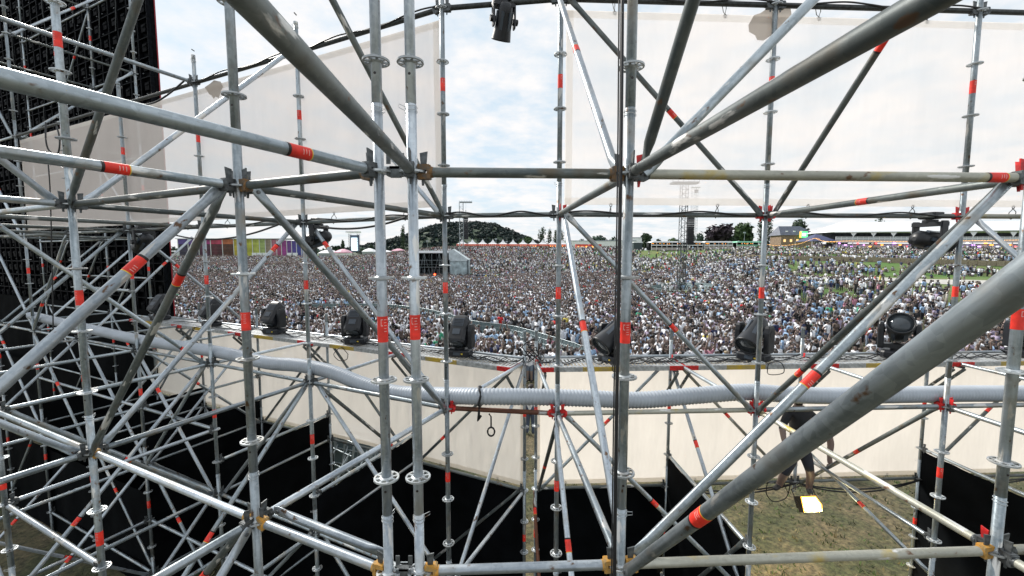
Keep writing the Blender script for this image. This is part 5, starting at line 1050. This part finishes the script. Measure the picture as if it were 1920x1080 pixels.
def tree(px, ytop, wpx, Y, m, lab, cat='tree', name='broadleaf_tree', pop=False, n=700, low=None):
    rnd = random.Random(px * 7 + ytop); s = px_m(Y); xg = X(px, Y); z = H(xg, min(Y, 260)) if Y <= 260 else 1.0; o = thing(name, lab, cat, (xg, Y, z)); ht = zat(ytop, Y) - z; rz = ht * (.49 if pop else .49); rx = wpx * s / 2 * (1.35 if pop else 1.0); cz = ht - rz
    b = MB(); b.tube((0, 0, -.3), (0, 0, cz), .35, BARK, 7, .15)
    for k in range(5): a = k * 1.3; b.tube((0, 0, cz * .6), (rx * .5 * math.cos(a), rx * .5 * math.sin(a), cz + rz * .3), .12, BARK, 5, .04)
    b.obj('trunk', o); b = MB(); crown(b, (0, 0, cz), rx, rx * .9, rz, n, max(.5, rx * .15), m, rnd, 12 if pop else 14, pop); b.obj('crown', o)
T = [(1016, 430, 15, FD, 1, 'tall dark poplar, leftmost of the row beside the centre slim upright'), (1030, 433, 10, FD, 1, 'second dark poplar of the row beside the centre slim upright'), (1041, 436, 9, FD, 1, 'third, slimmer poplar behind the centre slim upright'), (1053, 436, 10, FD, 1, 'rightmost poplar of the row beside the centre slim upright'),
     (988, 441, 38, FG, 0, 'rounded green tree at the right foot of the wooded hill'), (1088, 443, 24, FB, 0, 'small bluish tree right of the poplars'), (1122, 438, 42, FB, 0, 'wide low tree over the white storage hall'), (1148, 440, 26, FB, 0, 'low tree just left of the black cables'), (1206, 434, 38, FD, 0, 'dark rounded tree just right of the cabled upright'), (1232, 444, 16, FD, 0, 'tiny tree left of the delay tower'),
     (1262, 443, 30, FG, 0, 'low green tree behind the delay tower'), (1293, 435, 26, FD, 0, 'dark tree right of the delay tower'), (1312, 431, 24, FB, 0, 'bluish tree next to the purple leaved tree'), (1345, 414, 58, FP, 0, 'large purple leaved tree on the right skyline'), (1387, 412, 46, FG, 0, 'large dark green tree beside the purple one'), (1364, 432, 32, FD, 0, 'dark bush in front of the purple leaved tree'),
     (1424, 408, 14, FD, 1, 'dark columnar tree hidden by the right-centre slim upright'), (1438, 412, 14, FD, 1, 'dark columnar tree just right of the right-centre slim upright'), (1497, 398, 34, FD, 0, 'dark tree rising behind the brick house'), (1530, 424, 28, FD, 0, 'dark tree at the right gable of the brick house'), (1566, 419, 48, FD, 0, 'wide dark tree between the brick house and the hospitality stand'), (1640, 405, 38, FD, 0, 'tree top peeping over the white stand roof'),
     (757, 427, 9, FD, 1, 'dark poplar at the left foot of the wooded hill'), (644, 447, 9, FD, 0, 'tiny dark tree left of the far screen tower'), (697, 457, 12, FD, 0, 'tiny dark tree right of the far screen tower'), (632, 457, 20, FD, 0, 'low dark tree behind the pink tent'), (590, 452, 20, FD, 0, 'low dark tree at the right end of the glass hall')]
for px, yt, w_, m, pop, lab in T:
    tree(px, yt, w_, 240 if px > 1180 else 300, m, lab, name='poplar_tree' if pop else 'broadleaf_tree', pop=bool(pop), n=1100 if w_ > 35 else 600)
# wooded hill
FW = foliage('woodland_dark', (0.007, 0.019, 0.021), (0.018, 0.038, 0.036)); FW2 = foliage('woodland_mid', (0.010, 0.026, 0.024), (0.026, 0.05, 0.042))
def hillh(x): # x in px at Y 480
    tab = [(700, 462), (725, 457), (745, 452), (770, 443), (800, 430), (830, 421), (860, 419), (905, 418), (925, 420), (950, 430), (975, 441), (1000, 452), (1020, 460), (1060, 466)]
    return interp([(a, v) for a, v in tab], x)
Yw = 470; rnd = random.Random(5); vs = []; nx, ny = 60, 14
for i in range(nx + 1):
    px = 690 + i * 6.3; h_ = max(0.0, zat(hillh(px) + 4, Yw))
    for j in range(ny + 1):
        t = j / ny; f = math.sin(PI * t) ** .8; vs.append((X(px, Yw), Yw - 120 + 240 * t, -2 + (h_ + 2) * f))
b = MB(); b.add(vs, [(i * (ny + 1) + j, (i + 1) * (ny + 1) + j, (i + 1) * (ny + 1) + j + 1, i * (ny + 1) + j + 1) for i in range(nx) for j in range(ny)], FD, True); tag(b.obj('hill'), kind='structure')
b = MB()
for k in range(1150):
    px = rnd.uniform(705, 1055); t = rnd.uniform(0.03, 0.56); h_ = max(0, zat(hillh(px) + 4, Yw)); x = X(px, Yw); y = Yw - 120 + 240 * t; zz = -2 + (h_ + 2) * math.sin(PI * t) ** .8
    r = rnd.uniform(2.2, 4.6); crown(b, (x, y, zz + r * .3), r * 1.2, r, r * .9, 46, 1.1, rnd.choice([FW, FW2, FW]), rnd, 4)
tag(b.obj('forest'), 'dense dark woodland covering the distant hill', 'woodland', kind='stuff')
# distant low treeline
b = MB()
for k in range(420):
    px = rnd.uniform(-300, 2300); Y = rnd.uniform(330, 420); r = rnd.uniform(2.5, 4.5); crown(b, (X(px, Y), Y, 1 + r * .6), r * 1.4, r, r, 36, 1.3, rnd.choice([FD, FB]), rnd, 3)
tag(b.obj('treeline'), 'thin dark treeline along the horizon', 'treeline', kind='stuff')
# ------------------------------------------------------------------ the crowd
random.seed(11); DOWNS = [i for i, v in enumerate(VAR[:72]) if v[0] in ('arms down', 'hand on hip', 'arms crossed')]
pts = []; z = 21.0
while z < 176:
    sp_ = 0.62 if z < 110 else 0.9; xl_, xr_ = -0.92 * z, 1.3 * z; x = xl_
    while x < xr_:
        if z <= 176:
            d = dens(x, z); pr = d * sp_ * sp_
            if random.random() < pr:
                xx, yy = x + random.uniform(-.3, .3), z + random.uniform(-.3, .3); pxx = 960 + F * xx / yy
                tel = (pxx < 580 and yy > 186)
                if pxx > 1555 and yy > 146: tel = True
                if pxx > 1170 and yy > 158: tel = True
                if pxx > 850 and yy > 166: tel = True
                if not tel and not blocked(xx, yy): pts.append((xx, yy))
        x += sp_
    z += sp_
def ispath(x, y):
    pz = H(x, y); v = Vector((x, y, pz)); cz = v.y * CP - v.z * SP; py = 540 - F * (v.y * SP + v.z * CP) / cz; px = 960 + F * x / cz
    return px > 1500 and 519 < py < 524 + (px - 1500) * .045
def choose(x, y):
    if y < 106 and random.random() < .55:
        return random.choice([i for i in DOWNS])
    a = x / y; seat = (a > 0.45 and y > 72 and random.random() < .93) or (a > 0.28 and y > 88 and random.random() < .6)
    return random.randrange(72, 96) if seat else random.randrange(0, 72)
pts = [p for p in pts if not ispath(*p) or random.random() < .06]
pts.sort(key=lambda p: p[1])
def visible(x, y):
    """does the head clear the lamp deck?"""
    v = Vector((x, y, H(x, y) + 1.75)); cz = v.y * CP - v.z * SP; py = 540 - F * (v.y * SP + v.z * CP) / cz; px = 960 + F * x / cz
    lim = 668 if px > 1000 else 668 - (1000 - px) * 0.115
    return py < lim and 330 < px < 1920
near = [p for p in pts if visible(*p)][:290]; ns = set(near)
G1 = 'people in the front rows of the crowd'
for x, y in near:
    vi = choose(x, y); lab, sh_, me = VAR[vi]; o = link('person', me, None, (x, y, H(x, y))); o.rotation_euler = (0, 0, random.gauss(0, .5) + math.atan2(-x, y) * -0 ); s_ = random.uniform(.93, 1.06); o.scale = (s_, s_, s_)
    where = 'left' if x < -6 else ('centre' if x < 5 else 'right')
    tag(o, 'person in %s top, %s, front crowd rows, %s' % (sh_, lab, {'left': 'at left', 'centre': 'near centre', 'right': 'at right'}[where]), 'person', G1)
rest = [p for p in pts if p not in ns]
me = bpy.data.meshes.new('crowd'); me.from_pydata([(x, y, H(x, y)) for x, y in rest], [], [])
rr_ = []
for p in rest: rr_ += [0, 0, random.gauss(0, .55) if p[1] < 110 else random.uniform(-3.1, 3.1)]
for nm_, ty, key, val in (('pid', 'INT', 'value', [choose(*p) for p in rest]), ('rot', 'FLOAT_VECTOR', 'vector', rr_), ('scl', 'FLOAT', 'value', [random.uniform(.9, 1.06) for _ in rest])):
    me.attributes.new(nm_, ty, 'POINT'); me.attributes[nm_].data.foreach_set(key, val)
co_ = link('crowd', me); tag(co_, 'vast festival crowd filling the field behind the front rows', 'crowd', kind='stuff')
ng = bpy.data.node_groups.new('crowd', 'GeometryNodeTree'); ng.interface.new_socket('Geometry', in_out='INPUT', socket_type='NodeSocketGeometry'); ng.interface.new_socket('Geometry', in_out='OUTPUT', socket_type='NodeSocketGeometry')
gi, go = ng.nodes.new('NodeGroupInput'), ng.nodes.new('NodeGroupOutput'); ci = ng.nodes.new('GeometryNodeCollectionInfo'); ci.inputs['Collection'].default_value = PROT; ci.inputs['Separate Children'].default_value = True; ci.inputs['Reset Children'].default_value = True
iop = ng.nodes.new('GeometryNodeInstanceOnPoints'); iop.inputs['Pick Instance'].default_value = True
def na(nm_, ty): n_ = ng.nodes.new('GeometryNodeInputNamedAttribute'); n_.data_type = ty; n_.inputs[0].default_value = nm_; return n_
n1_, n2_, n3_ = na('pid', 'INT'), na('rot', 'FLOAT_VECTOR'), na('scl', 'FLOAT'); l_ = ng.links.new
l_(gi.outputs[0], iop.inputs['Points']); l_(ci.outputs[0], iop.inputs['Instance']); l_(n1_.outputs[0], iop.inputs['Instance Index']); l_(n2_.outputs[0], iop.inputs['Rotation']); l_(n3_.outputs[0], iop.inputs['Scale']); l_(iop.outputs[0], go.inputs[0])
md = co_.modifiers.new('crowd', 'NODES'); md.node_group = ng
print('crowd', len(rest), 'near', len(near))
# people in the pit just outside the scrims
pit = [(-1.2, 13.0), (0.62, 13.8), (-5.2, 12.0), (-3.0, 12.8), (2.6, 12.2), (5.5, 12.6), (8.0, 11.8), (3.9, 14.0), (-7.0, 14.5), (9.6, 13.0)]
for i, (x, y) in enumerate(pit):
    k = [j for j, v in enumerate(VAR[:72]) if v[1] == ('white' if i == 1 else ['black', 'white', 'grey', 'navy'][i % 4])][i % 3]
    lab, sh_, me = VAR[k]; o = link('person', me, None, (x, y, H(x, y))); o.rotation_euler = (0, 0, PI + random.gauss(0, 1.0) if i != 1 else PI - .3)
    tag(o, 'person in white T-shirt standing outside, seen between the slim rear pair' if i == 1 else 'person in %s top outside, faint through the lower scrim' % sh_, 'person', None if i == 1 else 'people just outside the lower scrims')
# ------------------------------------------------------------------ technician and work light
Yp = 6.02; ft = H0 - 4.0 + 0.03
def W(px, py, dy=0.0): return at(px, py, Yp + dy)
P0 = W(1500, 850)
J = {'pel': (None, W(1499, 842), (.16, .12), 'P'), 'wai': ('pel', W(1497, 818), (.145, .10), 'S'), 'che': ('wai', W(1497, 786, -.03), (.175, .12), 'S'), 'clv': ('che', W(1497, 768, -.05), (.12, .085), 'S'), 'nek': ('clv', W(1497, 760, -.08), (.056, .056), 'K'), 'chi': ('nek', W(1498, 750, -.14), (.072, .088), 'K'), 'hea': ('chi', W(1498, 741, -.15), (.082, .10), 'H'), 'top': ('hea', W(1498, 734, -.13), (.064, .078), 'H'),
     'hipl': ('pel', W(1489, 850), (.105, .11), 'P'), 'knel': ('hipl', W(1474, 882, -.12), (.068, .07), 'P'), 'ankl': ('knel', W(1460, 911, .0), (.042, .046), 'L'), 'toel': ('ankl', W(1452, 917, -.12), (.045, .035), 'B'),
     'hipr': ('pel', W(1510, 850), (.105, .11), 'P'), 'kner': ('hipr', W(1517, 876, -.12), (.070, .07), 'P'), 'calr': ('kner', W(1520, 890, -.04), (.058, .062), 'L'), 'ankr': ('calr', W(1516, 918), (.040, .044), 'L'), 'toer': ('ankr', W(1522, 927, -.14), (.045, .035), 'B'),
     'shol': ('clv', W(1480, 772, -.04), (.068, .068), 'S'), 'elbl': ('shol', W(1466, 800, -.10), (.05, .05), 'S'), 'wril': ('elbl', W(1470, 826, -.22), (.032, .036), 'K'), 'hanl': ('wril', W(1473, 835, -.25), (.028, .032), 'K'),
     'shor': ('clv', W(1516, 773, -.04), (.068, .068), 'S'), 'elbr': ('shor', W(1551, 806, -.02), (.052, .052), 'S'), 'forr': ('elbr', W(1558, 832, -.06), (.048, .048), 'K'), 'wrir': ('forr', W(1555, 857, -.10), (.030, .035), 'K'), 'hanr': ('wrir', W(1556, 865, -.10), (.032, .038), 'K')}
for n_, (fx, fy) in {'a': (1559, 874), 'b': (1562, 872), 'c': (1555, 875), 'd': (1551, 873)}.items(): J['fin' + n_] = ('hanr', W(fx, fy, -.13), (.010, .010), 'K'); J['fit' + n_] = ('fin' + n_, W(fx - 1, fy + 3, -.09), (.008, .008), 'K')
J = {k: (a, tuple(v), r, g) for k, (a, v, r, g) in J.items()}
me = skin_mesh(J, 1)
def regs():
    out = []
    for pl in me.polygons:
        c = pl.center; best = (9, None, 0)
        for k, (par, p, r, g) in J.items():
            if not par: continue
            d, t = closest(c, Vector(J[par][1]), Vector(p)); d -= sum(r) / 2 * .8
            if d < best[0]: best = (d, k, t)
        k, t = best[1], best[2]; g = J[k][3]; out.append({'S': 0, 'P': 1, 'K': 2, 'L': 2, 'H': 3, 'B': 4}[g] if not (k == 'elbr' and t > .6) else 2)
    me.polygons.foreach_set('material_index', out)
regs()
for m in (SM_['black'], PM[0], SK[1], HR[0], SHO[0]): me.materials.append(m)
tag(link('person', me), 'technician in black T-shirt and shorts standing on the scaffold above the work light', 'person')
wl = thing('work_light', 'glaring warm floodlight hanging at the feet of the technician', 'work light', at(1521, 945, 5.85))
HSG = mat('floodlight_case', (0.05, 0.04, 0.03), .5); wl.rotation_euler = (R(-28), 0, R(6))
b = MB(); b.box((0, 0.06, 0), (.29, .10, .21), HSG, None, .9); b.box((0, 0.13, 0.02), (.24, .08, .16), HSG); b.obj('housing', wl)
b = MB(); b.add([(-.13, -.001, -.08), (.12, -.001, -.08), (.14, -.001, -.02), (.09, -.001, .08), (-.11, -.001, .085)], [(0, 1, 2, 3, 4)], mat('lamp_glass_lit', (1, 0.9, 0.6), .4, emit=(1, 0.86, 0.5), es=14)); b.obj('glass', wl); b = MB(); b.add([(-.15, -.0005, -.10), (.14, -.0005, -.10), (.165, -.0005, -.02), (.105, -.0005, .10), (-.13, -.0005, .105)], [(0, 1, 2, 3, 4)], mat('lamp_rim_glow', (1, 0.5, 0.08), .4, emit=(1, 0.42, 0.05), es=2.5)); b.obj('added_glow_rim', wl)  # larger orange plate behind the glass, added as the lamp's painted glow
b = MB(); b.path([(-.17, .06, 0), (-.17, .1, .2), (0, .12, .24), (.17, .1, .2), (.17, .06, 0)], .01, HSG, 6); b.obj('bracket', wl)
ld = bpy.data.lights.new('work_light_bulb', 'SPOT'); ld.energy = 420; ld.color = (1, 0.78, 0.42); ld.spot_size = R(150); ld.spot_blend = .6; ld.shadow_soft_size = .12
lo = bpy.data.objects.new('work_light_bulb', ld); C.objects.link(lo); lo.location = wl.location + Vector((0.1, -.12, -.12)); lo.rotation_euler = (R(18), 0, R(12))
cable([W(1440, 900), W(1437, 925), W(1450, 940), W(1470, 936), W(1478, 925), W(1482, 905)], .007, 'black cable loop dangling left of the technician')
cable([W(1478, 925), W(1470, 905), W(1473, 890)], .006, 'short black cable end beside the technician')

# ------------------------------------------------------------------ grass tufts on the ground inside the scaffold
rg = random.Random(9); GA = mat('blade_green', (0.05, 0.085, 0.025), .9, var=.3, scale=2); GB = mat('blade_straw', (0.17, 0.15, 0.08), .9, var=.3, scale=2); GC = mat('blade_dark', (0.02, 0.035, 0.012), .9)
b = MB()
for k in range(7000):
    y = rg.uniform(3.5, 15); x = rg.uniform(-1.15, 1.35) * y; nn = noise.noise(Vector((x * .9, y * .9, 4)))
    if nn < rg.uniform(-.5, .35): continue
    z = H(x, y); m = rg.choice([GA, GA, GC, GB])
    for q in range(3):
        a = rg.uniform(0, 2 * PI); h_ = rg.uniform(.04, .11); ox, oy = rg.uniform(-.06, .06), rg.uniform(-.06, .06); w_ = rg.uniform(.008, .02)
        b.add([(x + ox - w_ * math.cos(a), y + oy - w_ * math.sin(a), z), (x + ox + w_ * math.cos(a), y + oy + w_ * math.sin(a), z), (x + ox + rg.uniform(-.07, .07), y + oy + rg.uniform(-.07, .07), z + h_)], [(0, 1, 2)], m)
tag(b.obj('grass'), 'scruffy grass tufts on the trampled ground under the scaffold', 'grass', kind='stuff')
